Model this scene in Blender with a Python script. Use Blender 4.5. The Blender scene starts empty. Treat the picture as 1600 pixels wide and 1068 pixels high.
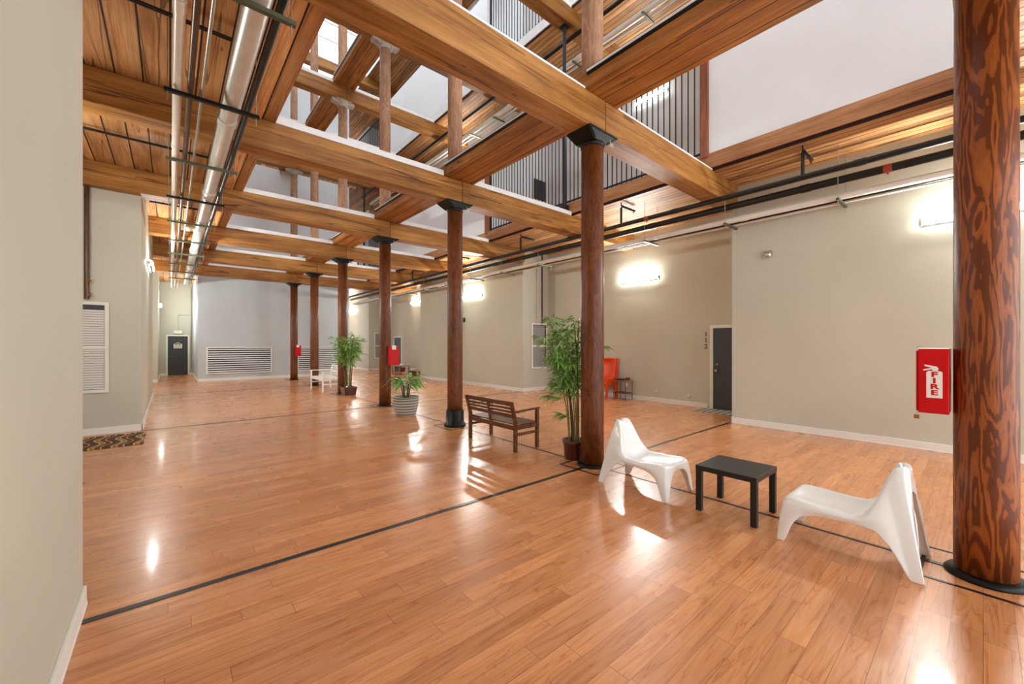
import bpy, bmesh, math, random
from math import sin, cos, pi, radians
from mathutils import Vector, Matrix
random.seed(7)
SC = bpy.context.scene
COL = SC.collection

# ------------------------------------------------------------------ camera
cam_d = bpy.data.cameras.new('camera')
cam = bpy.data.objects.new('camera', cam_d)
COL.objects.link(cam)
cam.location = (0, 0, 1.65)
cam.rotation_euler = (radians(90), 0, radians(-40.42))
cam_d.sensor_width = 36.0
cam_d.lens = 627.0 / 1600 * 36
cam_d.shift_y = 3.6 / 1600
cam_d.clip_start = 0.05
SC.camera = cam

# ------------------------------------------------------------------ world and exposure
W = bpy.data.worlds.new('world')
SC.world = W
W.use_nodes = True
W.node_tree.nodes['Background'].inputs[0].default_value = (0.91, 0.96, 1.0, 1)
W.node_tree.nodes['Background'].inputs[1].default_value = 1.4
SC.view_settings.view_transform = 'Standard'
SC.view_settings.look = 'None'
SC.view_settings.gamma = 1.0
SC.view_settings.use_curve_mapping = False
SC.view_settings.exposure = 1.38
LAMP = 165.0          # emission strength of the wall lamps' diffusers
try:
    SC.cycles.max_bounces = 12
    SC.cycles.diffuse_bounces = 8
    SC.cycles.glossy_bounces = 4
    SC.cycles.transparent_max_bounces = 8
    SC.cycles.sample_clamp_indirect = 6.0
    SC.cycles.use_denoising = True
except Exception:
    pass

# ------------------------------------------------------------------ material helpers
def srgb(r, g, b):
    f = lambda c: (c / 255 / 12.92) if c / 255 <= 0.04045 else ((c / 255 + 0.055) / 1.055) ** 2.4
    return (f(r), f(g), f(b), 1)

class NT:
    def __init__(self, name):
        self.m = bpy.data.materials.new(name)
        self.m.use_nodes = True
        self.t = self.m.node_tree
        self.b = self.t.nodes['Principled BSDF']
    def n(self, typ, **kw):
        nd = self.t.nodes.new(typ)
        for k, v in kw.items():
            if k == 'ins':
                for a, b in v.items():
                    self.set(nd.inputs[a], b)
            else:
                setattr(nd, k, v)
        return nd
    def set(self, sock, v):
        if isinstance(v, bpy.types.NodeSocket):
            self.t.links.new(v, sock)
        else:
            sock.default_value = v
    def math(self, op, a, b=0.0, c=0.0):
        nd = self.n('ShaderNodeMath', operation=op)
        self.set(nd.inputs[0], a); self.set(nd.inputs[1], b); self.set(nd.inputs[2], c)
        return nd.outputs[0]
    def mix(self, fac, a, b, blend='MIX'):
        nd = self.n('ShaderNodeMix', data_type='RGBA', blend_type=blend)
        self.set(nd.inputs['Factor'], fac); self.set(nd.inputs[6], a); self.set(nd.inputs[7], b)
        return nd.outputs[2]
    def ramp(self, fac, stops, interp='LINEAR'):
        nd = self.n('ShaderNodeValToRGB')
        cr = nd.color_ramp
        cr.interpolation = interp
        while len(cr.elements) < len(stops):
            cr.elements.new(0.5)
        for e, (p, c) in zip(cr.elements, stops):
            e.position = p; e.color = c
        self.set(nd.inputs[0], fac)
        return nd.outputs[0]
    def noise(self, vec, scale, detail=4, rough=0.55, dist=0.0):
        nd = self.n('ShaderNodeTexNoise')
        self.set(nd.inputs['Vector'], vec)
        nd.inputs['Scale'].default_value = scale
        nd.inputs['Detail'].default_value = detail
        nd.inputs['Roughness'].default_value = rough
        nd.inputs['Distortion'].default_value = dist
        return nd.outputs[0]
    def vmul(self, vec, s):
        nd = self.n('ShaderNodeVectorMath', operation='MULTIPLY')
        self.set(nd.inputs[0], vec); nd.inputs[1].default_value = s
        return nd.outputs[0]
    def vadd(self, vec, b):
        nd = self.n('ShaderNodeVectorMath', operation='ADD')
        self.set(nd.inputs[0], vec); self.set(nd.inputs[1], b)
        return nd.outputs[0]
    def coords(self, rnd=True):
        v = self.n('ShaderNodeTexCoord').outputs['Object']
        if rnd:
            r = self.n('ShaderNodeObjectInfo').outputs['Random']
            cm = self.n('ShaderNodeCombineXYZ')
            k = self.math('MULTIPLY', r, 37.0)
            for i in range(3):
                self.t.links.new(k, cm.inputs[i])
            v = self.vadd(v, cm.outputs[0])
        return v
    def bump(self, h, strength=0.2, dist=0.01):
        nd = self.n('ShaderNodeBump')
        nd.inputs['Strength'].default_value = strength
        nd.inputs['Distance'].default_value = dist
        self.t.links.new(h, nd.inputs['Height'])
        self.t.links.new(nd.outputs[0], self.b.inputs['Normal'])
    def base(self, v): self.set(self.b.inputs['Base Color'], v)
    def rough(self, v): self.set(self.b.inputs['Roughness'], v)

def plain(name, col, rough=0.5, metal=0.0, var=0.06, bump=0.0, scale=6.0, spec=0.5, emis=0.0, coat=0.0):
    k = NT(name)
    v = k.coords()
    nz = k.noise(v, scale, 4)
    d = tuple(c * (1 - var) for c in col[:3]) + (1,)
    u = tuple(min(1, c * (1 + var)) for c in col[:3]) + (1,)
    k.base(k.ramp(nz, [(0.3, d), (0.7, u)]))
    k.rough(rough)
    k.b.inputs['Metallic'].default_value = metal
    k.b.inputs['Specular IOR Level'].default_value = spec
    k.b.inputs['Coat Weight'].default_value = coat
    if bump:
        k.bump(k.noise(v, scale * 12, 3), bump, 0.004)
    if emis:
        k.b.inputs['Emission Color'].default_value = col
        k.b.inputs['Emission Strength'].default_value = emis
    return k.m

def wood(name, axis, cols, rough=0.5, scale=1.0, plank=None, seam_axis=0, crack=0.35, seamw=0.006, var=0.25, bumpy=0.25, spec=0.3, split=None):
    """timber whose grain runs along AXIS; PLANK = board width measured along SEAM_AXIS"""
    k = NT(name)
    v0 = k.n('ShaderNodeTexCoord').outputs['Object']
    v = k.coords()
    s = [7.0 * scale] * 3; s[axis] = 0.55 * scale
    seam = None; bid = None
    if plank:
        sx = k.n('ShaderNodeSeparateXYZ'); k.t.links.new(v0, sx.inputs[0])
        c = k.math('DIVIDE', sx.outputs[seam_axis], plank)
        cell = k.math('FLOOR', c)
        wn = k.n('ShaderNodeTexWhiteNoise', noise_dimensions='1D')
        k.t.links.new(cell, wn.inputs['W'])
        bid = wn.outputs['Value']
        off = k.n('ShaderNodeVectorMath', operation='SCALE')
        k.t.links.new(wn.outputs['Color'], off.inputs[0]); off.inputs['Scale'].default_value = 13.0
        v = k.vadd(v, off.outputs[0])
        fr = k.math('FRACT', c)
        e = k.math('ABSOLUTE', k.math('SUBTRACT', fr, 0.5))
        seam = k.math('GREATER_THAN', e, 0.5 - seamw / plank)
    g = k.noise(k.vmul(v, s), 1.0, 6, 0.6, 0.9)
    col = k.ramp(g, cols)
    s2 = [70.0 * scale] * 3; s2[axis] = 1.6 * scale
    fine = k.noise(k.vmul(v, s2), 1.0, 3, 0.6)
    col = k.mix(0.55, col, k.ramp(fine, [(0.3, (0.55, 0.5, 0.45, 1)), (0.65, (1.1, 1.1, 1.1, 1))]), 'MULTIPLY')
    s5 = [2.6] * 3; s5[axis] = 0.7
    blot = k.noise(k.vmul(v, s5), 1.0, 4, 0.6)
    col = k.mix(0.75, col, k.ramp(blot, [(0.34, (0.62, 0.54, 0.46, 1)), (0.64, (1.1, 1.08, 1.04, 1))]), 'MULTIPLY')
    if split:
        sz = k.n('ShaderNodeSeparateXYZ'); k.t.links.new(v0, sz.inputs[0])
        wob = k.math('MULTIPLY', k.math('SUBTRACT', k.noise(k.vmul(v, (0.5, 0.5, 0.5)), 1.0, 4), 0.5), 0.09)
        dd = k.math('ABSOLUTE', k.math('SUBTRACT', k.math('ADD', sz.outputs[2], wob), split))
        msk = k.math('GREATER_THAN', k.noise(k.vmul(v, (0.9, 0.9, 0.9)), 1.0, 2), 0.43)
        col = k.mix(k.math('MULTIPLY', k.math('MULTIPLY', k.math('LESS_THAN', dd, 0.0035), msk), 0.85), col, srgb(56, 26, 10))
    if bid is not None:
        col = k.mix(1.0, col, k.ramp(bid, [(0.0, (1 - var, 1 - var * 1.1, 1 - var * 1.2, 1)), (1.0, (1 + var * .5, 1 + var * .5, 1 + var * .5, 1))]), 'MULTIPLY')
    if crack:
        s3 = [5.0 * scale] * 3; s3[axis] = 0.16 * scale
        cr = k.noise(k.vmul(v, s3), 1.0, 2, 0.5, 0.25)
        line = k.math('LESS_THAN', k.math('ABSOLUTE', k.math('SUBTRACT', cr, 0.5)), 0.007)
        col = k.mix(k.math('MULTIPLY', line, min(1.0, crack * 1.8)), col, srgb(50, 22, 8))
        # knots
        s4 = [3.4] * 3; s4[axis] = 1.3
        vo = k.n('ShaderNodeTexVoronoi'); k.t.links.new(k.vmul(v, s4), vo.inputs['Vector']); vo.inputs['Scale'].default_value = 1.0
        kn = k.math('LESS_THAN', vo.outputs['Distance'], 0.055)
        col = k.mix(k.math('MULTIPLY', kn, 0.55), col, srgb(70, 32, 12))
    if seam is not None:
        col = k.mix(seam, col, srgb(38, 18, 8))
        k.bump(k.math('SUBTRACT', k.math('MULTIPLY', fine, 0.3), seam), bumpy, 0.01)
    else:
        k.bump(fine, bumpy * 0.6, 0.005)
    k.base(col); k.rough(rough)
    k.b.inputs['Specular IOR Level'].default_value = spec
    return k.m

def rgb(*a): return srgb(*a)

# honey coloured heavy timber
HONEY = [(0.28, rgb(124, 78, 32)), (0.5, rgb(168, 116, 56)), (0.72, rgb(190, 140, 78))]
PLANKC = [(0.28, rgb(176, 116, 68)), (0.5, rgb(216, 162, 108)), (0.72, rgb(230, 184, 134))]
M = {}
M['beam'] = wood('timber_beam_x', 0, HONEY, 0.5, split=0.25)
M['stringer'] = wood('timber_stringer_y', 1, [(0.28, rgb(130, 76, 30)), (0.5, rgb(172, 112, 52)), (0.72, rgb(194, 136, 72))], 0.5, plank=0.24, seam_axis=0, seamw=0.007, var=0.12)
M['ceil'] = wood('ceiling_planks_wide', 1, PLANKC, 0.55, plank=0.254, seam_axis=0, seamw=0.009, var=0.32)
M['soffit'] = wood('ceiling_planks_narrow', 1, PLANKC, 0.55, plank=0.15, seam_axis=0, seamw=0.008, var=0.32)
M['fascia'] = wood('fascia_board', 1, [(0.3, rgb(168, 112, 74)), (0.6, rgb(196, 146, 106))], 0.6, crack=0.1)
M['post_trim'] = wood('trim_post', 2, [(0.3, rgb(132, 74, 52)), (0.6, rgb(168, 108, 80))], 0.6, crack=0.1)
M['bench'] = wood('bench_wood', 1, [(0.3, rgb(82, 48, 28)), (0.55, rgb(116, 70, 42)), (0.75, rgb(146, 98, 64))], 0.45, scale=2.0, crack=0.0)
M['lightwood'] = wood('light_wood', 0, [(0.3, rgb(150, 110, 70)), (0.6, rgb(190, 150, 104))], 0.5, scale=2.0, crack=0.0)

def flame(name, dark, mid, light, sc=1.0, rough=0.42, edge=0.5):
    """rotary-cut softwood figure: contour bands stretched up the shaft"""
    k = NT(name)
    v = k.coords()
    n0 = k.noise(k.vmul(v, (6.8 * sc, 6.8 * sc, 1.1 * sc)), 1.0, 3, 0.5, 0.5)
    w = k.math('PINGPONG', k.math('MULTIPLY', n0, 6.5), 0.5)
    col = k.ramp(k.math('MULTIPLY', w, 2.0), [(0.0, light), (0.22, mid), (edge, mid), (edge + 0.14, dark), (1.0, dark)])
    blot = k.noise(k.vmul(v, (2, 2, 0.8)), 1.0, 3)
    col = k.mix(0.6, col, k.ramp(blot, [(0.3, (0.62, 0.56, 0.5, 1)), (0.7, (1.15, 1.12, 1.1, 1))]), 'MULTIPLY')
    fine = k.noise(k.vmul(v, (60, 60, 2.5)), 1.0, 3)
    col = k.mix(0.4, col, k.ramp(fine, [(0.3, (0.7, 0.66, 0.62, 1)), (0.7, (1.1, 1.1, 1.1, 1))]), 'MULTIPLY')
    k.base(col); k.rough(rough)
    k.b.inputs['Specular IOR Level'].default_value = 0.35
    k.bump(fine, 0.12, 0.004)
    return k.m
M['post'] = flame('post_stained', rgb(92, 48, 20), rgb(114, 62, 26), rgb(126, 72, 34), 1.7, edge=0.6)
M['post_big'] = flame('post_flame_figure', rgb(102, 50, 20), rgb(150, 82, 33), rgb(164, 94, 42), 1.3, edge=0.46)
M['post_up'] = flame('post_pale', rgb(170, 128, 100), rgb(186, 144, 114), rgb(198, 158, 130), 1.4, rough=0.6)

def paint(name, col, rough=0.55):
    k = NT(name)
    v = k.coords(False)
    n = k.noise(v, 0.8, 2)
    c = col[:3]
    k.base(k.ramp(n, [(0.3, tuple(x * 0.96 for x in c) + (1,)), (0.7, tuple(min(1, x * 1.03) for x in c) + (1,))]))
    k.rough(rough)
    k.b.inputs['Specular IOR Level'].default_value = 0.25
    k.bump(k.noise(v, 140, 2), 0.06, 0.003)
    return k.m
M['taupe'] = paint('wall_taupe', rgb(197, 195, 179))
M['grey'] = paint('wall_grey', rgb(188, 194, 198))
M['white_wall'] = paint('wall_white', rgb(232, 236, 239))
M['trimwhite'] = plain('trim_white', rgb(232, 230, 222), 0.4, var=0.02)
M['curb'] = plain('curb_white', rgb(228, 228, 228), 0.5, var=0.04)

def floor_mat():
    k = NT('laminate_floor')
    v = k.n('ShaderNodeTexCoord').outputs['Object']
    sx = k.n('ShaderNodeSeparateXYZ'); k.t.links.new(v, sx.inputs[0])
    PW, PL = 0.125, 1.21
    r = k.math('DIVIDE', sx.outputs[1], PW)
    row = k.math('FLOOR', r)
    wr = k.n('ShaderNodeTexWhiteNoise', noise_dimensions='1D'); k.t.links.new(row, wr.inputs['W'])
    xo = k.math('ADD', k.math('DIVIDE', sx.outputs[0], PL), k.math('MULTIPLY', wr.outputs['Value'], 7.0))
    cell = k.math('FLOOR', xo)
    cm = k.n('ShaderNodeCombineXYZ'); k.t.links.new(row, cm.inputs[0]); k.t.links.new(cell, cm.inputs[1])
    wn = k.n('ShaderNodeTexWhiteNoise', noise_dimensions='2D'); k.t.links.new(cm.outputs[0], wn.inputs['Vector'])
    off = k.n('ShaderNodeVectorMath', operation='SCALE'); k.t.links.new(wn.outputs['Color'], off.inputs[0]); off.inputs['Scale'].default_value = 23.0
    vv = k.vadd(v, off.outputs[0])
    n0 = k.noise(k.vmul(vv, (0.8, 11, 1)), 1.0, 3, 0.5, 0.8)
    band = k.math('PINGPONG', k.math('MULTIPLY', n0, 6.0), 0.5)
    col = k.ramp(k.math('MULTIPLY', band, 2.0), [(0.0, rgb(180, 112, 66)), (0.12, rgb(204, 138, 88)), (0.6, rgb(211, 147, 97)), (1.0, rgb(215, 154, 106))])
    big = k.noise(k.vmul(vv, (0.9, 5, 1)), 1.0, 3)
    col = k.mix(0.55, col, k.ramp(big, [(0.3, (0.72, 0.66, 0.6, 1)), (0.65, (1.08, 1.06, 1.05, 1))]), 'MULTIPLY')
    fine = k.noise(k.vmul(vv, (6, 130, 1)), 1.0, 3)
    col = k.mix(0.25, col, k.ramp(fine, [(0.3, (0.7, 0.64, 0.6, 1)), (0.65, (1.08, 1.08, 1.08, 1))]), 'MULTIPLY')
    col = k.mix(1.0, col, k.ramp(wn.outputs['Value'], [(0.0, (0.86, 0.82, 0.78, 1)), (1.0, (1.08, 1.08, 1.08, 1))]), 'MULTIPLY')
    e1 = k.math('ABSOLUTE', k.math('SUBTRACT', k.math('FRACT', r), 0.5))
    e2 = k.math('ABSOLUTE', k.math('SUBTRACT', k.math('FRACT', xo), 0.5))
    s1 = k.math('GREATER_THAN', e1, 0.5 - 0.0011 / PW)
    s2 = k.math('GREATER_THAN', e2, 0.5 - 0.0014 / PL)
    seam = k.math('MAXIMUM', s1, s2)
    col = k.mix(k.math('MULTIPLY', seam, 0.75), col, rgb(70, 34, 16))
    k.base(col)
    rn = k.noise(k.vmul(v, (1.2, 1.2, 1)), 1.0, 4)
    k.rough(k.math('ADD', 0.20, k.math('MULTIPLY', rn, 0.16)))
    k.b.inputs['Specular IOR Level'].default_value = 0.55
    k.b.inputs['Coat Weight'].default_value = 0.22
    k.b.inputs['Coat Roughness'].default_value = 0.10
    hh = k.math('SUBTRACT', k.math('MULTIPLY', fine, 0.12), k.math('MULTIPLY', seam, 1.0))
    wav = k.noise(k.vmul(v, (0.9, 9, 1)), 1.0, 2)
    k.bump(k.math('ADD', hh, k.math('MULTIPLY', wav, 0.4)), 0.09, 0.004)
    return k.m
M['floor'] = floor_mat()

M['black_steel'] = plain('black_steel', rgb(22, 24, 24), 0.38, 0.6, var=0.2)
M['iron'] = plain('rail_iron', rgb(40, 46, 52), 0.45, 0.5, var=0.1)
M['strip'] = plain('floor_strip_black', rgb(26, 24, 24), 0.35, 0.0, var=0.2)
M['black_paint'] = plain('black_lacquer', rgb(20, 19, 20), 0.42, 0.0, var=0.15)
M['silver'] = plain('pipe_silver_paint', rgb(206, 202, 194), 0.32, 0.35, var=0.06)
M['whitepipe'] = plain('pipe_white', rgb(222, 216, 204), 0.35, 0.0, var=0.05)
M['darkpipe'] = plain('pipe_dark', rgb(38, 36, 32), 0.4, 0.5, var=0.15)
M['bronze'] = plain('pipe_bronze', rgb(92, 70, 54), 0.35, 0.6, var=0.15)
M['strut'] = plain('strut_green', rgb(92, 98, 78), 0.45, 0.6, var=0.15)
M['zinc'] = plain('zinc_rod', rgb(172, 170, 158), 0.35, 0.8, var=0.1)
M['castcap'] = plain('cast_capital', rgb(176, 170, 156), 0.6, 0.0, var=0.12)
M['red'] = plain('cabinet_red', rgb(196, 3, 12), 0.42, 0.0, var=0.05, spec=0.25)
M['white_plastic'] = plain('white_plastic', rgb(236, 238, 238), 0.22, 0.0, var=0.015, coat=0.3)
M['white_enamel'] = plain('white_enamel', rgb(238, 238, 236), 0.35, 0.0, var=0.02)
M['door'] = plain('door_charcoal', rgb(58, 58, 60), 0.5, var=0.08)
M['door_black'] = plain('door_black', rgb(8, 7, 9), 0.5, var=0.08)
M['chrome'] = plain('chrome', rgb(210, 208, 200), 0.18, 1.0, var=0.05)
M['brass'] = plain('brass', rgb(170, 132, 70), 0.3, 1.0, var=0.1)
M['leaf'] = plain('leaf_green', rgb(128, 172, 82), 0.42, 0.0, var=0.45, scale=9.0)
M['leaf_broad'] = plain('leaf_broad_green', rgb(92, 160, 74), 0.35, 0.0, var=0.45, scale=8.0)
M['cane'] = plain('cane', rgb(128, 122, 66), 0.45, 0.0, var=0.3, scale=14.0)
M['cane_dark'] = plain('cane_dark', rgb(86, 80, 44), 0.45, 0.0, var=0.3, scale=14.0)
M['pot_brown'] = plain('pot_brown', rgb(78, 34, 24), 0.28, 0.0, var=0.2, coat=0.4)
M['soil'] = plain('soil', rgb(48, 36, 26), 0.95, 0.0, var=0.4, scale=40.0, bump=0.6)
M['orange'] = plain('orange_shell', rgb(222, 66, 12), 0.35, 0.0, var=0.06, coat=0.2)
M['grey_box'] = plain('grey_box', rgb(120, 124, 120), 0.5, var=0.08)
M['cream'] = plain('cream_plastic', rgb(232, 228, 208), 0.45, var=0.03)
M['pane'] = plain('grey_pane', rgb(150, 150, 154), 0.12, var=0.05)
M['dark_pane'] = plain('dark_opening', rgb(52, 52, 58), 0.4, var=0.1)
M['louvre_back'] = plain('louvre_back', rgb(26, 30, 36), 0.7, var=0.1)
M['blind'] = plain('blind_slat', rgb(220, 220, 214), 0.5, var=0.03)
M['paper'] = plain('paper_white', rgb(234, 232, 226), 0.7, var=0.03)
M['ink'] = plain('ink_red', rgb(150, 60, 60), 0.7, var=0.1)
M['sprinkler_red'] = plain('sprinkler_red', rgb(150, 50, 34), 0.4, var=0.1)
M['basket'] = plain('basket_brown', rgb(112, 66, 34), 0.7, var=0.3, scale=30.0, bump=0.5)

def stripes(name, axis, period, a, b, wave=0.0, c=None, duty=0.5, rough=0.7):
    k = NT(name)
    v = k.n('ShaderNodeTexCoord').outputs['Object']
    sx = k.n('ShaderNodeSeparateXYZ'); k.t.links.new(v, sx.inputs[0])
    t = sx.outputs[axis]
    if wave:
        oth = sx.outputs[0 if axis == 1 else 1]
        t = k.math('ADD', t, k.math('MULTIPLY', k.math('SINE', k.math('MULTIPLY', oth, 9.0)), wave))
    f = k.math('FRACT', k.math('DIVIDE', t, period))
    if c is None:
        col = k.ramp(f, [(0.0, a), (duty, b)], 'CONSTANT')
    else:
        col = k.ramp(f, [(0.0, a), (0.30, c), (0.38, b), (0.55, c), (0.60, rgb(108, 46, 34)), (0.85, rgb(214, 196, 150)), (0.9, a)], 'CONSTANT')
    k.base(col); k.rough(rough)
    k.b.inputs['Specular IOR Level'].default_value = 0.2
    k.bump(k.noise(v, 300, 2), 0.3, 0.004)
    return k.m
M['mat_grey'] = stripes('doormat_stripes', 1, 0.16, rgb(186, 184, 170), rgb(112, 116, 116))
M['rug'] = stripes('wavy_rug', 0, 0.26, rgb(80, 54, 34), rgb(146, 112, 62), 0.05, rgb(196, 174, 126))
M['pot_stripe'] = stripes('pot_stripes', 2, 0.062, rgb(196, 196, 186), rgb(112, 114, 110), 0, None, 0.55, 0.5)

def emit(name, col, s):
    k = NT(name)
    k.base((0.9, 0.9, 0.9, 1))
    k.b.inputs['Emission Color'].default_value = col
    k.b.inputs['Emission Strength'].default_value = s
    return k.m
M['lamp_side'] = emit('lamp_diffuser_side', (0.97, 1.0, 0.95, 1), LAMP * 0.16)
M['lamp_up_side'] = emit('lamp_diffuser_upstairs_side', (0.97, 1.0, 0.95, 1), LAMP * 0.08)
M['lamp_up'] = emit('lamp_diffuser_upstairs', (0.97, 1.0, 0.95, 1), LAMP * 0.5)
M['lamp'] = emit('lamp_diffuser', (0.97, 1.0, 0.95, 1), LAMP)

def skyglass():
    k = NT('skylight_glass')
    tr = k.n('ShaderNodeBsdfTransparent'); tr.inputs[0].default_value = (0.92, 0.93, 0.94, 1)
    gl = k.n('ShaderNodeBsdfGlossy'); gl.inputs['Roughness'].default_value = 0.05
    mx = k.n('ShaderNodeMixShader'); mx.inputs[0].default_value = 0.06
    k.t.links.new(tr.outputs[0], mx.inputs[1]); k.t.links.new(gl.outputs[0], mx.inputs[2])
    k.t.links.new(mx.outputs[0], k.t.nodes['Material Output'].inputs['Surface'])
    return k.m
M['skyglass'] = skyglass()

# ------------------------------------------------------------------ mesh helpers
class MB:
    def __init__(self):
        self.v = []; self.f = []; self.s = []
    def add(self, vs, fs, smooth=False):
        o = len(self.v)
        self.v += [tuple(p) for p in vs]
        for f in fs:
            self.f.append([i + o for i in f]); self.s.append(smooth)
        return self
    def box(self, x0, x1, y0, y1, z0, z1, m=None):
        vs = [Vector((x, y, z)) for z in (z0, z1) for y in (y0, y1) for x in (x0, x1)]
        if m is not None: vs = [m @ p for p in vs]
        return self.add(vs, [(0, 2, 3, 1), (4, 5, 7, 6), (0, 1, 5, 4), (2, 6, 7, 3), (0, 4, 6, 2), (1, 3, 7, 5)])
    def cbox(self, c, s, m=None):
        return self.box(c[0] - s[0] / 2, c[0] + s[0] / 2, c[1] - s[1] / 2, c[1] + s[1] / 2, c[2] - s[2] / 2, c[2] + s[2] / 2, m)
    def bar(self, p0, p1, w, h, up=(0, 0, 1)):
        """rectangular bar from p0 to p1"""
        p0, p1 = Vector(p0), Vector(p1)
        d = (p1 - p0).normalized()
        u = Vector(up)
        if abs(d.dot(u)) > 0.98: u = Vector((0, 1, 0))
        s = d.cross(u).normalized(); u = s.cross(d)
        vs = []
        for p in (p0, p1):
            for a, b in ((-1, -1), (1, -1), (1, 1), (-1, 1)):
                vs.append(p + s * a * w / 2 + u * b * h / 2)
        return self.add(vs, [(0, 1, 2, 3), (7, 6, 5, 4), (0, 4, 5, 1), (1, 5, 6, 2), (2, 6, 7, 3), (3, 7, 4, 0)])
    def tube(self, pts, r, n=10, caps=True):
        pts = [Vector(p) for p in pts]
        rs = r if isinstance(r, (list, tuple)) else [r] * len(pts)
        rings = []
        for i, p in enumerate(pts):
            d = (pts[min(i + 1, len(pts) - 1)] - pts[max(i - 1, 0)]).normalized()
            u = Vector((0, 0, 1)) if abs(d.z) < 0.9 else Vector((1, 0, 0))
            s = d.cross(u).normalized(); u = s.cross(d)
            rings.append([p + (s * cos(2 * pi * k / n) + u * sin(2 * pi * k / n)) * rs[i] for k in range(n)])
        vs = [q for R in rings for q in R]
        fs = [(i * n + k, i * n + (k + 1) % n, (i + 1) * n + (k + 1) % n, (i + 1) * n + k) for i in range(len(pts) - 1) for k in range(n)]
        self.add(vs, fs, True)
        if caps:
            self.add(rings[0], [tuple(reversed(range(n)))]); self.add(rings[-1], [tuple(range(n))])
        return self
    def lathe(self, prof, c=(0, 0, 0), n=32, sq=0.0):
        vs = []; fs = []
        for r, z in prof:
            for k in range(n):
                a = 2 * pi * k / n
                x, y = cos(a), sin(a)
                if sq:
                    mm = max(abs(x), abs(y)); x = x * (1 - sq) + x / mm * sq; y = y * (1 - sq) + y / mm * sq
                vs.append((c[0] + r * x, c[1] + r * y, c[2] + z))
        for i in range(len(prof) - 1):
            for k in range(n):
                fs.append((i * n + k, i * n + (k + 1) % n, (i + 1) * n + (k + 1) % n, (i + 1) * n + k))
        return self.add(vs, fs, True)
    def prism(self, poly, axis, a, b):
        """extrude a 2-D polygon along AXIS from a to b (poly coords are the two other axes in order)"""
        def P(p, t):
            q = list(p); q.insert(axis, t); return q
        n = len(poly)
        vs = [P(p, a) for p in poly] + [P(p, b) for p in poly]
        fs = [tuple(range(n)), tuple(reversed(range(n, 2 * n)))] + [(i, (i + 1) % n, n + (i + 1) % n, n + i) for i in range(n)]
        return self.add(vs, fs)
    def build(self, name, mat, parent=None, bevel=0.0, loc=None):
        me = bpy.data.meshes.new(name)
        me.from_pydata(self.v, [], self.f)
        bm = bmesh.new(); bm.from_mesh(me)
        bmesh.ops.recalc_face_normals(bm, faces=bm.faces)
        bm.to_mesh(me); bm.free()
        for p, s in zip(me.polygons, self.s): p.use_smooth = s
        me.materials.append(M[mat] if isinstance(mat, str) else mat)
        o = bpy.data.objects.new(name, me)
        COL.objects.link(o)
        if loc is not None: o.location = loc
        if parent is not None: o.parent = parent
        if bevel:
            bv = o.modifiers.new('bevel', 'BEVEL'); bv.width = bevel; bv.segments = 2; bv.limit_method = 'ANGLE'
        return o

def tag(o, label=None, cat=None, group=None):
    if label: o['label'] = label
    if cat: o['category'] = cat
    if group: o['group'] = group
    return o
def thing(name, label, cat, loc=(0, 0, 0), rz=0.0, group=None):
    o = bpy.data.objects.new(name, None)
    o.empty_display_size = 0.1
    COL.objects.link(o)
    o.location = loc; o.rotation_euler = (0, 0, rz)
    return tag(o, label, cat, group)
def struct(o):
    o['kind'] = 'structure'
    return o
def children(o): return [c for c in COL.objects if c.parent == o]
def copy_tree(o, loc, rz=None):
    c = o.copy(); COL.objects.link(c); c.location = loc
    if rz is not None: c.rotation_euler = (0, 0, rz)
    for ch in children(o):
        d = ch.copy(); COL.objects.link(d); d.parent = c
        for g in children(ch):
            e = g.copy(); COL.objects.link(e); e.parent = d
    return c
def text_mesh(body, size, name, mat, parent, mw, depth=0.002, bold=0.0):
    cu = bpy.data.curves.new(name, 'FONT')
    cu.body = body; cu.size = size; cu.align_x = 'CENTER'; cu.align_y = 'CENTER'; cu.extrude = depth; cu.offset = bold
    t = bpy.data.objects.new(name, cu); COL.objects.link(t)
    bpy.context.view_layer.update()
    me = bpy.data.meshes.new_from_object(t.evaluated_get(bpy.context.evaluated_depsgraph_get()))
    bpy.data.objects.remove(t)
    me.transform(mw)
    me.materials.clear(); me.materials.append(M[mat])
    o = bpy.data.objects.new(name, me); COL.objects.link(o)
    if parent is not None: o.parent = parent
    return o

# ------------------------------------------------------------------ the grid of the building
S = 3.48                     # bay along Y
CX = 4.40                    # line of posts
H = 5.28                     # storey height
ZB, ZT = 4.49, 4.92          # cross beam underside and top
DECK0, DECK1 = 4.92, 5.20    # deck underside and top
XL, XR = 1.15, 7.80          # edges of the atrium opening
YB = 22.4                    # back block
Y0, Y1 = -4.2, 31.0

def row(k): return S * k - 0.01
ORD = ['first', 'second', 'third', 'fourth', 'fifth', 'sixth', 'seventh', 'eighth', 'ninth', 'tenth', 'eleventh', 'twelfth', 'thirteenth', 'fourteenth', 'fifteenth', 'sixteenth']

# ------------------------------------------------------------------ floor
struct(MB().box(-3.2, 10.9, Y0, Y1, -0.12, 0).build('floor', 'floor'))

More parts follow.
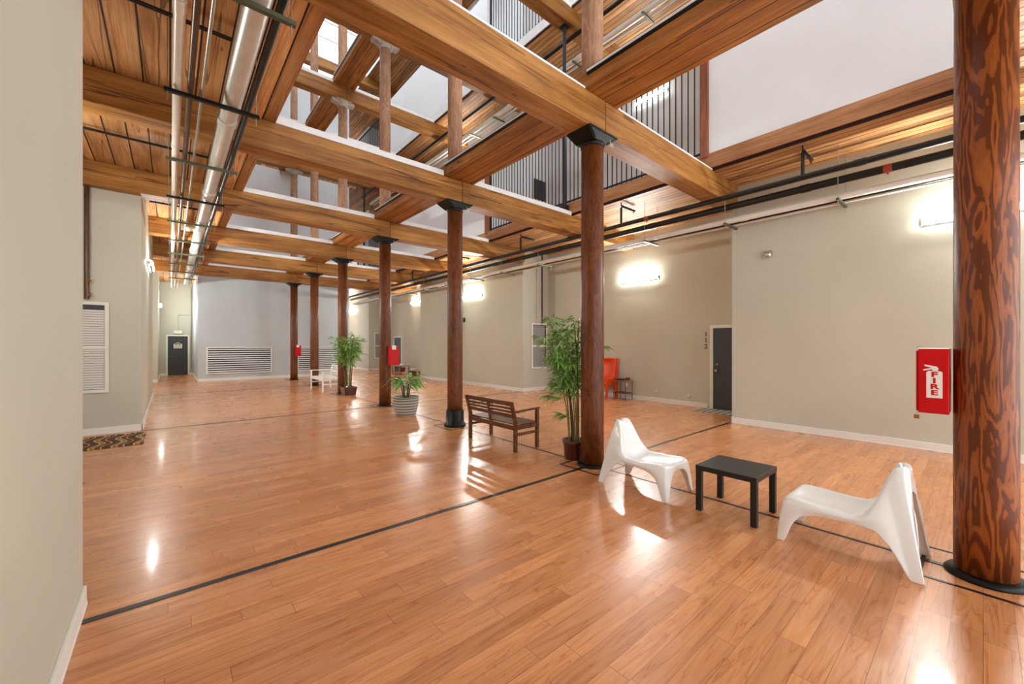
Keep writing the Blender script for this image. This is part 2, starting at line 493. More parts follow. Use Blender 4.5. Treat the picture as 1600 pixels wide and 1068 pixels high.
# walls: footprints of the solid bumps and the recess walls between them
LEFTW = [(-3.0, -0.42, Y0, 3.68), (-3.0, -2.2, 3.68, 10.47), (-3.0, -0.42, 10.47, 16.86), (-3.0, -2.2, 16.86, 23.35), (-3.0, -0.42, 23.35, 28.0)]
RIGHTW = [(8.98, 10.9, Y0, 3.42), (10.58, 10.9, 3.42, 10.37), (9.33, 10.9, 10.37, 17.9), (10.58, 10.9, 17.9, 25.3), (9.6, 10.9, 25.3, Y1)]
for lev in range(3):
    z0 = 0 if lev == 0 else DECK1 + H * (lev - 1)
    z1 = DECK0 + H * lev
    mt = 'taupe' if lev == 0 else 'white_wall'
    for x0, x1, y0, y1 in LEFTW:
        m = MB()
        if lev == 0 and abs(y0 - 10.47) < 0.01:      # the end of this wall is notched under the cross beam
            m.prism([(y0, z0), (y1, z0), (y1, z1), (10.62, z1), (10.62, ZB - 0.003), (y0, ZB - 0.003)], 0, x0, x1)
        else:
            m.box(x0, x1, y0, y1, z0, z1)
        struct(m.build('wall_left', mt))
    for x0, x1, y0, y1 in RIGHTW:
        struct(MB().box(x0, x1, y0, y1, z0, z1).build('wall_right', mt))
    struct(MB().box(0.93, 7.42, YB, 27.8, z0, z1).build('wall_back', 'grey' if lev == 0 else 'white_wall'))
    struct(MB().box(-0.42, 0.93, 27.8, 28.0, z0, z1).build('wall_hall_end', mt))
    struct(MB().box(7.42, 9.6, 30.6, Y1, z0, z1).build('wall_corridor_end', mt))

# baseboards (ground floor)
def baseb(side, x0, x1, y0, y1):
    m = MB().box(x0, x1, y0, y1, 0, 0.125)
    m.box(x0 - 0.004, x1 + 0.004, y0 - 0.004, y1 + 0.004, 0, 0.022)
    struct(m.build('baseboard_' + side, 'trimwhite', bevel=0.004))
baseb('left', -0.42, -0.402, Y0, 3.698); baseb('left', -2.2, -0.402, 3.68, 3.698)
baseb('left', -2.2, -0.402, 10.452, 10.47); baseb('left', -0.42, -0.402, 10.452, 16.878)
baseb('left', -2.2, -0.402, 23.332, 23.35); baseb('left', -0.42, -0.402, 23.332, 27.78)
baseb('left', -2.2, -2.182, 3.7, 10.45); baseb('left', -2.2, -2.182, 16.88, 23.33)
baseb('right', 8.962, 8.98, Y0, 3.438); baseb('right', 8.962, 10.58, 3.42, 3.438)
baseb('right', 10.562, 10.58, 4.62, 10.35); baseb('right', 9.312, 10.58, 10.352, 10.37)
baseb('right', 9.312, 9.33, 10.352, 17.9); baseb('right', 10.562, 10.58, 17.92, 22.5)
baseb('right', 9.582, 10.58, 25.282, 25.3); baseb('right', 9.582, 9.6, 25.282, 30.6)
baseb('back', 0.912, 7.438, YB - 0.018, YB); baseb('back', 0.912, 0.93, YB - 0.018, 27.78); baseb('back', 7.42, 7.438, YB, 30.58)
baseb('hall', -0.40, -0.18, 27.78, 27.8); baseb('hall', 0.80, 0.91, 27.78, 27.8); baseb('corridor', 7.44, 9.58, 30.58, 30.6)

# decks: plank ceilings of each storey, with the two long openings down the middle
for lev in range(3):
    a, b = DECK0 + H * lev, DECK1 + H * lev
    struct(MB().box(-3.0, XL, Y0, Y1, a, b).build('ceiling', 'ceil'))
    struct(MB().box(XR, 10.9, 0.0, Y1, a, b).build('ceiling', 'soffit'))
    struct(MB().box(XL, 10.9, Y0, 0.0, a, b).build('ceiling', 'soffit'))
    struct(MB().box(XL, XR, YB, Y1, a, b).build('ceiling', 'ceil'))

# edge boards of the openings and curbs on the cross beams
tn = [0]
def trim(mb, mat, bevel=0.0):
    tn[0] += 1
    return struct(mb.build('trim_%d' % tn[0], mat, bevel=bevel))
for lev in range(3):
    z = H * lev
    for i, (ya, yb) in enumerate(((0.0, 3.42), (3.42, 10.37), (10.37, 17.9), (17.9, YB))):
        trim(MB().box(XR - 0.035, XR, ya, yb, DECK0 + 0.06 + z, DECK1 + 0.06 + z), 'fascia' if (lev == 0) else 'curb', 0.004)
    trim(MB().box(XL, XL + 0.035, 0.0, YB, DECK0 + z, DECK1 + z), 'fascia', 0.004)
    trim(MB().box(XR - 0.06, XR + 0.06, 3.38, 3.52, DECK1 + z, 8.0 + z), 'post_trim', 0.005)
    trim(MB().box(XR - 0.06, XR + 0.06, 10.32, 10.46, DECK1 + z, 8.0 + z), 'post_trim' if lev == 0 else 'curb', 0.005)
    for k in range(1, 7):
        for xa, xb in ((XL + 0.04, CX - 0.36), (CX + 0.36, XR - 0.04)):
            m = MB()
            for s in (-1, 1):
                y = row(k) + s * 0.155
                hc = 0.10 if (k > 1 and not (lev == 0 and k == 1)) else (0.025 if s < 0 else 0.09)
                m.box(xa, xb, y - 0.02, y + 0.02, ZT + z, ZT + hc + z)
            trim(m, 'curb', 0.003)

# parapet walls of the upper storeys along the opening
for lev in (1, 2):
    z0 = DECK1 + H * (lev - 1)
    for x0, x1 in ((XR + 0.0, XR + 0.12), (XL - 0.12, XL)):
        for ya, yb in ((0.0, 3.4), (10.46, 17.9)):
            struct(MB().box(x0, x1, ya, yb, z0, z0 + 2.55).build('wall_parapet', 'white_wall'))

# roof with skylights over the openings
zr = DECK0 + 2 * H
# (the third deck doubles as the roof; glass closes the openings above it)
for i, (xa, xb) in enumerate(((XL, CX - 0.35), (CX + 0.35, XR))):
    for k in range(0, 7):
        ya = row(k) + 0.17 if k else 0.0
        yb = row(k + 1) - 0.17 if k < 6 else YB
        w = struct(MB().box(xa, xb, ya, yb, zr + 0.30, zr + 0.312).build('window_%d' % (1 + i * 7 + k), 'skyglass'))
        f = MB()
        for t in (0.333, 0.667):
            yy = ya + (yb - ya) * t
            f.box(xa, xb, yy - 0.025, yy + 0.025, zr + 0.25, zr + 0.30)
        f.build('window_frame', 'curb', w)

# ------------------------------------------------------------------ timber cross beams
PLACE = ['the post with the FIRE cabinet', 'the post beside the tall bamboo', 'the black-footed post by the brown bench',
         'the post behind the striped planter', 'the post behind the square-potted bamboo', 'the post at the white bench', 'the post before the louvred wall']
def beam(k, lev, label):
    y = row(k); z = H * lev
    xe = 9.0 if k <= 0 else 10.56
    for x0, x1, ya, yb in RIGHTW:
        if ya <= y <= yb: xe = x0 - 0.005
    if k == 1: xe = 8.975
    xs = -0.41
    for x0, x1, ya, yb in LEFTW:
        if ya <= y <= yb and not (lev and k == 3): xs = x1 + 0.005
    t = thing('timber_cross_beam'.replace('_beam', '_girder'), label, 'beam', (CX, y, ZB + z))
    h = ZT - ZB - 0.003
    # two lengths butting over the post
    for x0, x1 in ((xs, CX + 0.06), (CX + 0.066, xe)):
        MB().box(x0 - CX, x1 - CX, -0.175, 0.175, 0, h).build('timber_length', 'beam', t, bevel=0.012)
    # seam lamination board along the lower arris
    return t
for k in range(0, 7):
    beam(k, 0, 'heavy honey timber cross beam resting on ' + PLACE[k])
for k in range(2, 7):
    beam(k, 1, 'upper-storey timber cross beam two floors above ' + PLACE[k])
for k in range(4, 7):
    beam(k, 2, 'roof-level timber cross beam high above ' + PLACE[k])

# longitudinal double boards over the line of posts, between the cross beams
def stringer(k, lev, label):
    ya = row(k) + 0.0; yb = row(k + 1) - 0.01
    if k == 6: yb = YB - 0.005
    z = H * lev
    t = thing('timber_stringer', label, 'beam', (CX, ya, ZT + z))
    L = yb - ya
    MB().box(-0.34, 0.34, 0.006, L, 0.002, 0.22).build('deck_boards', 'stringer', t, bevel=0.01)
    for s in (-1, 1):
        MB().box(s * 0.343 - 0.008, s * 0.343 + 0.008, 0.18, L - 0.18, 0.165, 0.205).build('edge_flashing', 'black_steel', t)
        MB().box(s * 0.343 - 0.014, s * 0.343 + 0.014, 0.18, L - 0.18, 0.205, 0.235).build('edge_strip', 'curb', t)
        MB().box(s * 0.335 - 0.008, s * 0.335 + 0.008, 0.18, L - 0.18, 0.235, 0.255).build('edge_flashing', 'black_steel', t)
    return t
for k in range(0, 7):
    stringer(k, 0, 'orange timber boards over the opening, running back from ' + PLACE[k])
for k in range(2, 7):
    stringer(k, 1, 'upper-storey timber boards running back from high above ' + PLACE[k])
for k in range(4, 7):
    stringer(k, 2, 'roof-level boards between skylights, running back from above ' + PLACE[k])

# ------------------------------------------------------------------ posts
def post(k, lev, label):
    z0 = 0 if lev == 0 else DECK1 - 0.05 + H * (lev - 1)
    z1 = ZB + H * lev
    y = row(k)
    t = thing('timber_post', label, 'column', (CX, y, z0))
    hh = z1 - z0
    r = 0.155 if lev == 0 else 0.145
    base = 0.0
    if lev == 0:
        if k == 2:
            MB().lathe([(0, 0), (0.215, 0), (0.222, 0.015), (0.212, 0.05), (0.182, 0.075), (0.178, 0.32), (0.17, 0.335), (0, 0.335)], n=32).build('base_sleeve', 'black_steel', t)
            base = 0.33
        else:
            MB().lathe([(0, 0), (0.20, 0), (0.205, 0.012), (0.19, 0.03), (0.165, 0.04), (0, 0.04)], n=40).build('base_plate', 'black_steel', t)
            base = 0.035
    capz = hh - (0.17 if lev == 0 else 0.22)
    MB().lathe([(0, base), (r, base), (r * 1.0, 0.5), (r * 0.995, capz * 0.6), (r * 0.97, capz), (0, capz)], n=40).build('shaft', 'post_big' if (k == 0 and lev == 0) else ('post' if lev == 0 else 'post_up'), t)
    if lev == 0:
        c = MB()
        c.lathe([(0, capz), (r * 1.03, capz), (r * 1.06, capz + 0.05), (r * 1.0, capz + 0.06)], n=32)
        # flared box saddle carrying the beam
        a, b = 0.15, 0.30
        q = [(-a, -0.15, capz + 0.05), (a, -0.15, capz + 0.05), (a, 0.15, capz + 0.05), (-a, 0.15, capz + 0.05),
             (-b, -0.19, hh - 0.02), (b, -0.19, hh - 0.02), (b, 0.19, hh - 0.02), (-b, 0.19, hh - 0.02)]
        c.add(q, [(3, 2, 1, 0), (4, 5, 6, 7), (0, 1, 5, 4), (1, 2, 6, 5), (2, 3, 7, 6), (3, 0, 4, 7)])
        c.box(-b, b, -0.20, 0.20, hh - 0.02, hh)
        for sx in (-1, 1):
            for sy in (-1, 1):
                c.bar((sx * 0.13, sy * 0.155, capz + 0.06), (sx * 0.27, sy * 0.19, hh - 0.02), 0.012, 0.02)
        c.build('capital', 'black_steel', t)
        g = MB()
        g.cbox((0.22, -0.15, hh - 0.10), (0.10, 0.006, 0.05))
        g.tube([(0.17, -0.17, hh - 0.12), (0.17, -0.17, hh - 0.02)], 0.007, 6)
        g.build('bracket_plate', 'zinc', t)
    else:
        c = MB()
        c.lathe([(0, capz), (r * 1.05, capz), (r * 1.1, capz + 0.03), (r * 1.02, capz + 0.05), (r * 1.1, capz + 0.12), (r * 1.35, capz + 0.2)], n=24)
        c.box(-0.24, 0.24, -0.16, 0.16, hh - 0.035, hh)
        for s in (-1, 1):
            c.prism([(s * 0.14, capz + 0.06), (s * 0.20, capz + 0.10), (s * 0.36, capz + 0.12), (s * 0.36, hh), (s * 0.14, hh)], 1, -0.10, 0.10)
        c.build('capital', 'castcap', t)
    return t
POSTL = ['large flame-figured timber post on a black round base, red FIRE cabinet beside it',
         'brown timber post right against the tall bamboo, behind a white plastic lounge chair'.replace('right ', ''),
         'brown timber post with a black sleeve at its foot, beside the slatted brown bench',
         'brown timber post carrying a red cabinet, just behind the striped planter',
         'brown timber post standing behind the bamboo in the square planter',
         'slim-looking brown timber post at the back corner of the white bench',
         'brown timber post carrying a small red cabinet in front of the louvred grey wall']
for k in range(7): post(k, 0, POSTL[k])
UPL = {1: 'pale upper timber post standing over the post with the tall bamboo', 2: 'pale upper timber post standing over the black-footed post by the bench',
       3: 'pale upper post with cast capital over the post behind the striped planter', 4: 'pale upper post with cast capital over the square-potted bamboo',
       5: 'pale upper timber post over the white bench', 6: 'pale upper timber post standing over the post by the louvred wall'}
for k in range(1, 7): post(k, 1, UPL[k])
for k in range(4, 7): post(k, 2, 'top-storey pale post under the skylights, above ' + PLACE[k])

# ------------------------------------------------------------------ balcony railings
def railing(lev, ya, yb, label):
    z = DECK1 + H * (lev - 1)
    t = thing('balcony_railing', label, 'railing', (XR + 0.07, ya, z))
    L = yb - ya
    n = int(L / 0.128)
    hgt = 2.3
    first = None
    for i in range(n + 1):
        y = 0.03 + (L - 0.06) * i / n
        if first is None:
            first = MB().box(-0.0095, 0.0095, -0.0095, 0.0095, 0.03, hgt).build('baluster', 'iron', t, loc=(0, y, 0))
        else:
            c = first.copy(); COL.objects.link(c); c.parent = t; c.location = (0, y, 0)
    MB().box(-0.02, 0.02, 0, L, 0.13, 0.165).build('bottom_rail', 'iron', t)
    MB().box(-0.025, 0.025, 0, L, hgt, hgt + 0.045).build('top_rail', 'iron', t)
    for y in (0.02, L - 0.02):
        MB().box(-0.025, 0.025, y - 0.025, y + 0.025, 0, hgt + 0.02).build('end_post', 'iron', t)
    return t
railing(1, 3.53, 10.31, 'black iron balcony railing one floor up, above the numbered dark door')
railing(1, 17.95, 22.35, 'black iron balcony railing one floor up, above the far table by the black doorway')
railing(2, 3.53, 10.31, 'black iron balcony railing two floors up, straight above the numbered dark door')
railing(2, 17.95, 22.35, 'black iron balcony railing two floors up, above the far table by the black doorway')
for k, lab in ((2, 'slim dark steel prop under the upper beam end, between bars of the balcony railing'), (6, 'slim dark steel prop under the upper beam end near the far back wall')):
    y = row(k)
    t = thing('steel_prop', lab, 'post', (XR - 0.12, y, DECK1 - 0.27))
    MB().tube([(0, 0, 0.26), (0, 0, ZB + H - DECK1 + 0.27 - 0.02)], 0.045, 14).build('tube', 'iron', t)
    MB().box(-0.09, 0.09, -0.09, 0.09, ZB + H - DECK1 + 0.25, ZB + H - DECK1 + 0.27).build('top_plate', 'iron', t)
    MB().box(-0.08, 0.08, -0.09, 0.09, 0.0, 0.26).build('foot_block', 'iron', t)

# ------------------------------------------------------------------ black strips let into the floor
def strip(x0, x1, y0, y1):
    trim(MB().box(x0, x1, y0, y1, -0.01, 0.005), 'strip', 0.002)
strip(-0.40, 8.95, 3.44, 3.49); strip(-0.40, 9.3, 10.40, 10.44); strip(-0.40, 9.3, 17.36, 17.40)
q = 0.31
for k in range(0, 7):
    y = row(k)
    strip(CX - 0.015, CX + 0.015, y + q, row(k + 1) - q if k < 6 else YB - 0.02)
    m = MB()
    for a in (-q, q):
        m.box(CX + a - 0.012, CX + a + 0.012, y - q, y + q, -0.01, 0.005)
        m.box(CX - q, CX + q, y + a - 0.012, y + a + 0.012, -0.01, 0.005)
    m.box(CX - 0.02, CX + 0.02, y - q, y - 0.19, -0.01, 0.006)
    m.box(CX - 0.02, CX + 0.02, y + 0.19, y + q, -0.01, 0.006)
    trim(m, 'strip')

# ------------------------------------------------------------------ pipes under the ceiling on the hall side
def pipe(name, label, x, z, r, ya, yb, mat, n=14, fit=None):
    t = thing(name, label, 'pipe', (x, ya, z))
    MB().tube([(0, 0, 0), (0, yb - ya, 0)], r, n).build('run', mat, t)
    if fit:
        y = fit
        while y < yb - ya:
            MB().tube([(0, y - 0.07, 0), (0, y + 0.07, 0)], r * 1.12, n).build('coupling', mat, t)
            y += 2.9
    return t
pipe('drain_pipe', 'fat silver-white pipe, thickest of the run under the wide ceiling planks', 0.515, 4.315, 0.095, -4, 22.3, 'silver', 24, 1.1)
pipe('service_pipe', 'slim white pipe on the wall side of the run under the wide ceiling planks', 0.055, 4.267, 0.04, -4, 24, 'whitepipe', 16, 2.2)
pipe('service_pipe', 'bronze-brown pipe just beside the slim white one under the ceiling planks', 0.155, 4.254, 0.027, -4, 24, 'bronze', 12, 1.7)
pipe('conduit', 'thin grey conduit between the bronze pipe and the fat silver pipe', 0.25, 4.238, 0.014, -4, 24, 'zinc', 8, 1.5)
pipe('dark_pipe', 'dark pipe tucked above and behind the fat silver pipe', 0.665, 4.30, 0.035, -4, 22.3, 'darkpipe', 12)

def hanger(x0, x1, y, z, top, label, group, mat, e=0.0, over=0.1):
    t = thing('strut_hanger', label, 'pipe hanger', ((x0 + x1) / 2, y, z), 0, group)
    w = (x1 - x0) / 2
    MB().box(-w, w, -0.022, 0.022, -0.035, 0.0).build('channel', mat, t)
    for s in (-1, 1):
        MB().tube([(s * (w - 0.03), 0, -over), (s * (w - 0.03), 0, top - z)], 0.0055, 6).build('rod', 'zinc', t)
    return t
yy = [-0.1, 1.75, 3.57, 5.30, 7.25, 9.11, 10.92, 12.87, 14.75, 16.6, 18.4, 20.2]
for i, y in enumerate(yy[2:]):
    t = DECK0
    for k in range(0, 8):
        if abs(y - row(k)) < 0.2: t = ZB
    hanger(-0.05, 0.765, y, 4.22, t, 'channel hanger under the hall pipes, %s going away from the tall pale wall' % ORD[i], 'hangers of the hall pipes', 'black_steel' if i in (1, 3) else 'strut', 0, 0.12)
for i, k in enumerate((1, 2, 3, 4)):
    y = row(k) + S / 2 - 0.1
    t = pipe_t = thing('sprinkler_line', 'thin black sprinkler pipe crossing the wide ceiling planks, in the %s bay' % ORD[i], 'pipe', (-2.1 if i in (1, 2) or k == 1 else -0.35, y, 4.84))
    x1 = 0.56 - t.location.x
    if k == 3: t.location.x = -0.35; x1 = 0.91
    MB().tube([(0, 0, 0), (x1, 0, 0)], 0.021, 8).build('run', 'darkpipe', t)
    m = MB()
    for f in (0.25, 0.8):
        m.tube([(x1 * f, 0, 0), (x1 * f, 0, 0.08)], 0.008, 6)
    m.build('clip', 'darkpipe', t)
# pendant sprinkler-type disc lamp among the pipes
t = thing('ceiling_disc', 'pale round disc hung among the hall pipes below the planks', 'ceiling fitting', (0.33, 13.3, 4.60))
MB().lathe([(0, 0), (0.16, 0), (0.19, 0.02), (0.17, 0.05), (0.05, 0.09), (0, 0.09)], n=24).build('shade', 'cream', t)
MB().tube([(0, 0, 0.08), (0, 0, 0.32)], 0.01, 8).build('stem', 'zinc', t)

# ------------------------------------------------------------------ pipes along the other wall
MAINS = [pipe('sprinkler_main', 'upper black sprinkler pipe along the railing side of the tan wall', 7.90, 4.385, 0.048, -4, 25, 'darkpipe', 16, 2.3)]
MAINS.append(pipe('sprinkler_main', 'lower and thicker black sprinkler pipe running beside the upper one', 8.40, 4.355, 0.062, -4, 25, 'darkpipe', 16, 3.1))
pipe('service_pipe', 'white insulated pipe running below the two black sprinkler pipes', 8.47, 4.10, 0.055, -4, 25, 'whitepipe', 16, 1.2)
pipe('conduit', 'thin black pipe next to the white insulated pipe on the same hangers', 8.60, 4.07, 0.022, -4, 25, 'darkpipe', 10)
pipe('conduit', 'thin white conduit nearest the tan wall on the hangers'.replace('nearest', 'next to'), 8.75, 4.07, 0.022, -4, 25, 'whitepipe', 10)
for i in range(10):
    y = 1.54 + 1.757 * i
    top = DECK0
    for k in range(0, 8):
        if abs(y - row(k)) < 0.2: top = ZB
    hanger(8.285, 8.90, y, 4.04, top, 'channel hanger under the white pipe by the tan wall, %s from the flame-figured post' % ORD[i], 'hangers of the wall pipes', 'strut', 0, 0.12)
for i in range(6):
    y = 1.92 + S * i
    t = thing('sprinkler_branch', 'black sprinkler riser and elbow on the upper black pipe, %s bay from the flame-figured post' % ORD[i], 'pipe', (7.90, y, 4.43))
    MB().tube([(0, 0, 0), (0, 0, 0.36), (0.03, 0, 0.40), (0.55, 0, 0.40)], 0.026, 10).build('riser', 'darkpipe', t)
    MB().tube([(0.50, 0, 0.40), (0.50, 0, 0.33)], 0.018, 8).build('sprinkler_head', 'brass', t)
    MB().tube([(0, 0, 0.395), (0, 0, 0.48)], 0.012, 8).build('clamp', 'darkpipe', t)
for i, (x, y, z, r) in enumerate(((8.40, 0.95, 4.355, 0.066), (7.90, 4.75, 4.385, 0.052))):
    t = MB().tube([(0, -0.05, 0), (0, 0.05, 0)], r, 16)
    t.tube([(0, 0, 0), (0, 0, -r - 0.03)], 0.012, 8)
    tag(t.build('red_coupling', 'sprinkler_red', MAINS[1 - i], loc=(0, y + 4, 0)), 'red-brown coupling')
# the same services one floor up
pipe('sprinkler_main', 'black sprinkler pipe one floor up under the balcony planks', 8.0, 4.385 + H, 0.05, 0.1, 22, 'darkpipe', 14)
pipe('service_pipe', 'fat white pipe one floor up under the balcony planks', 8.45, 4.14 + H, 0.075, 0.1, 22, 'whitepipe', 16, 1.2)
pipe('conduit', 'thin white conduit one floor up beside the fat white pipe', 8.62, 4.092 + H, 0.028, 0.1, 22, 'whitepipe', 10)
for i in range(5):
    y = 5.11 + 1.757 * i + (0.35 if i in (1, 3) else 0)
    hanger(8.30, 8.80, y, 4.06 + H, DECK0 + H, 'channel hanger of the upstairs white pipe, %s along the balcony railing' % ORD[i], 'hangers of the upstairs pipes', 'strut')

# ------------------------------------------------------------------ wall lamps
def wall_lamp(label, p, nrm, L=1.3, mat='lamp'):
    """p = centre of the back plate on the wall, nrm = wall normal"""
    rz = math.atan2(nrm[1], nrm[0]) - pi / 2     # local +Y points out of the wall
    t = thing('wall_light', label, 'wall lamp', p, rz)
    MB().box(-L / 2, L / 2, 0.0, 0.03, -0.06, 0.07).build('back_plate', 'trimwhite', t)
    m = MB()
    m.prism([(0.03, -0.055), (0.085, -0.05), (0.105, -0.02), (0.105, 0.03), (0.085, 0.06), (0.03, 0.065)], 0, -L / 2 + 0.02, L / 2 - 0.02)
    m.build('diffuser', mat + '_side', t)
    MB().prism([(0.088, -0.045), (0.108, -0.018), (0.108, 0.028), (0.088, 0.055)], 0, -L / 2 + 0.025, L / 2 - 0.025).build('lens', mat, t)
    for s in (-1, 1):
        MB().box(s * (L / 2 - 0.01) - 0.014, s * (L / 2 - 0.01) + 0.008, 0.0, 0.06, -0.03, 0.04).build('end_cap', 'grey_box', t)
    MB().box(-L / 2 + 0.012, L / 2 - 0.012, 0.05, 0.094, -0.066, -0.05).build('bottom_edge', 'grey_box', t)
    return t
wall_lamp('lit strip lamp on the tan recess wall above the orange chair and metal table', (10.58, 6.62, 3.56), (-1, 0))
wall_lamp('lit strip lamp half hidden behind the flame-figured post', (8.98, -0.02, 3.55), (-1, 0))
wall_lamp('lit strip lamp on the projecting wall past the bench, beside a small black box', (9.33, 13.4, 3.58), (-1, 0))
wall_lamp('lit strip lamp in the far recess above the cluttered table', (10.58, 20.6, 4.0), (-1, 0))
wall_lamp('lit strip lamp deep in the far corridor beyond the bamboo', (9.6, 28.2, 3.9), (-1, 0))
wall_lamp('lit strip lamp on the pale wall past the blinds window', (-0.42, 13.3, 3.56), (1, 0))
wall_lamp('lit strip lamp in the end hall near the dark door with signs', (-0.42, 25.6, 3.5), (1, 0), 0.9)
wall_lamp('added unseen strip lamp in the window recess past the tall pale wall', (-2.2, 7.4, 3.56), (1, 0), 1.3, 'lamp_up')  # added out of view to brighten the hall's ceiling planks
wall_lamp('added unseen strip lamp in the second recess of the hall wall past the blinds window', (-2.2, 20.2, 3.56), (1, 0))  # another unseen lamp, added as extra light for the farther hall
wall_lamp('lit strip lamp one floor up behind the balcony railing', (10.58, 6.2, 3.46 + H), (-1, 0), 1.0, 'lamp_up')
wall_lamp('lit strip lamp one floor up on the projecting white wall', (9.33, 13.4, 3.46 + H), (-1, 0), 1.3, 'lamp_up')

# ------------------------------------------------------------------ windows, vents and doors
def sash_window(n, x0, x1, z0, z1, y, glass, blinds=False):
    """window in a wall whose face is at y and looks toward -Y"""
    f = 0.055
    root = MB()
    root.box(x0, x1, y - 0.035, y, z0, z0 + f).box(x0, x1, y - 0.035, y, z1 - f, z1)
    root.box(x0, x0 + f, y - 0.035, y, z0 + f, z1 - f).box(x1 - f, x1, y - 0.035, y, z0 + f, z1 - f)
    w = struct(root.build('window_%d' % n, 'trimwhite'))
    zm = (z0 + z1) / 2
    MB().box(x0 + f, x1 - f, y - 0.03, y, zm - 0.03, zm + 0.03).build('window_sash', 'trimwhite', w)
    MB().box(x0 + f, x1 - f, y - 0.008, y + 0.004, z0 + f, z1 - f).build('window_pane', glass, w)
    if blinds:
        for a, b in ((z0 + f, zm - 0.03), (zm + 0.03, z1 - f - 0.10)):
            m = MB()
            z = a + 0.01
            while z < b - 0.01:
                m.box(x0 + f + 0.005, x1 - f - 0.005, y - 0.022, y - 0.012, z, z + 0.036)
                z += 0.043
            m.build('blind_slats', 'blind', w)
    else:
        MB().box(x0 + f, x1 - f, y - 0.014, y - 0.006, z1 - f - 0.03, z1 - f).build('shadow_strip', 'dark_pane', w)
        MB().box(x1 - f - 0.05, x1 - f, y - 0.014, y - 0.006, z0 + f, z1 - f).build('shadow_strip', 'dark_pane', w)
    return w
sash_window(21, -1.75, -0.86, 0.77, 2.42, 10.468, 'dark_pane', True)
sash_window(22, 9.72, 10.50, 0.78, 2.40, 10.368, 'pane')
sash_window(23, 9.95, 10.50, 0.74, 2.38, 25.298, 'pane')
sash_window(24, 9.75, 10.50, 0.78 + 5.2, 2.40 + 5.2, 10.368, 'dark_pane')

def louvre(x0, x1, z0, z1, label):
    t = thing('louvre_vent', label, 'vent', ((x0 + x1) / 2, YB, z0))
    w = (x1 - x0) / 2; h = z1 - z0
    m = MB()
    m.box(-w, w, -0.03, 0, 0, 0.05).box(-w, w, -0.03, 0, h - 0.05, h).box(-w, -w + 0.05, -0.03, 0, 0.05, h - 0.05).box(w - 0.05, w, -0.03, 0, 0.05, h - 0.05)
    m.build('frame', 'trimwhite', t)
    MB().box(-w + 0.04, w - 0.04, -0.004, 0, 0.04, h - 0.04).build('backing', 'louvre_back', t)
    s = MB()
    n = 11
    for i in range(n):
        z = 0.06 + (h - 0.12) * (i + 0.5) / n
        s.bar((-w + 0.05, -0.018, z), (w - 0.05, -0.018, z), 0.006, 0.050, (0, 0.5, 1))
    s.build('slats', 'curb', t)
louvre(1.22, 3.76, 0.32, 1.52, 'wide white louvred vent low on the grey back wall beside the hall')
louvre(4.86, 7.10, 0.32, 1.52, 'wide louvred vent on the grey back wall behind the white bench')

def door_y(n, x0, x1, y, mat, h=2.08):
    d = struct(MB().box(x0, x1, y - 0.02, y, 0.01, h).build('door_%d' % n, mat))
    m = MB()
    m.box(x0 - 0.07, x0, y - 0.035, y, 0, h + 0.07).box(x1, x1 + 0.07, y - 0.035, y, 0, h + 0.07).box(x0, x1, y - 0.035, y, h, h + 0.07)
    m.build('door_frame', 'trimwhite', d, bevel=0.003)
    return d
d = door_y(1, -0.10, 0.72, 27.8, 'door')
MB().tube([(-0.03, 27.78, 0.98), (-0.03, 27.73, 0.98), (0.06, 27.73, 0.98)], 0.012, 8).build('door_handle', 'brass', d)
def door_x(n, y0, y1, x, mat, h=2.06):
    d = struct(MB().box(x - 0.02, x, y0, y1, 0.01, h).build('door_%d' % n, mat))
    m = MB()
    m.box(x - 0.04, x, y0 - 0.08, y0, 0, h + 0.08).box(x - 0.04, x, y1, y1 + 0.08, 0, h + 0.08).box(x - 0.04, x, y0, y1, h, h + 0.08)
    m.build('door_frame', 'trimwhite', d, bevel=0.004)
    return d
d = door_x(2, 3.56, 4.47, 10.58, 'door')
MB().lathe([(0, 0), (0.028, 0), (0.03, 0.02), (0.02, 0.03), (0.032, 0.045), (0.03, 0.075), (0, 0.08)], n=16).build('door_knob', 'chrome', d).matrix_local = Matrix.Translation((10.56, 4.38, 0.98)) @ Matrix.Rotation(-pi / 2, 4, 'Y')
MB().lathe([(0, 0), (0.028, 0), (0.026, 0.015), (0, 0.018)], n=16).build('deadbolt', 'chrome', d).matrix_local = Matrix.Translation((10.56, 4.38, 1.14)) @ Matrix.Rotation(-pi / 2, 4, 'Y')
d = door_x(3, 22.65, 23.6, 10.58, 'door_black')

# door number 112, digits one under another
num = thing('door_number', 'small bronze digits 112 one under another beside the dark door', 'door number', (10.578, 4.66, 1.75))
for ch, z in (('1', 0.16), ('1', 0.0), ('2', -0.16)):
    text_mesh(ch, 0.165, 'digit', 'bronze', num, Matrix.Translation((-0.004, 0, z)) @ Matrix.Rotation(-pi / 2, 4, 'Z') @ Matrix.Rotation(pi / 2, 4, 'X'), 0.003, 0.003)

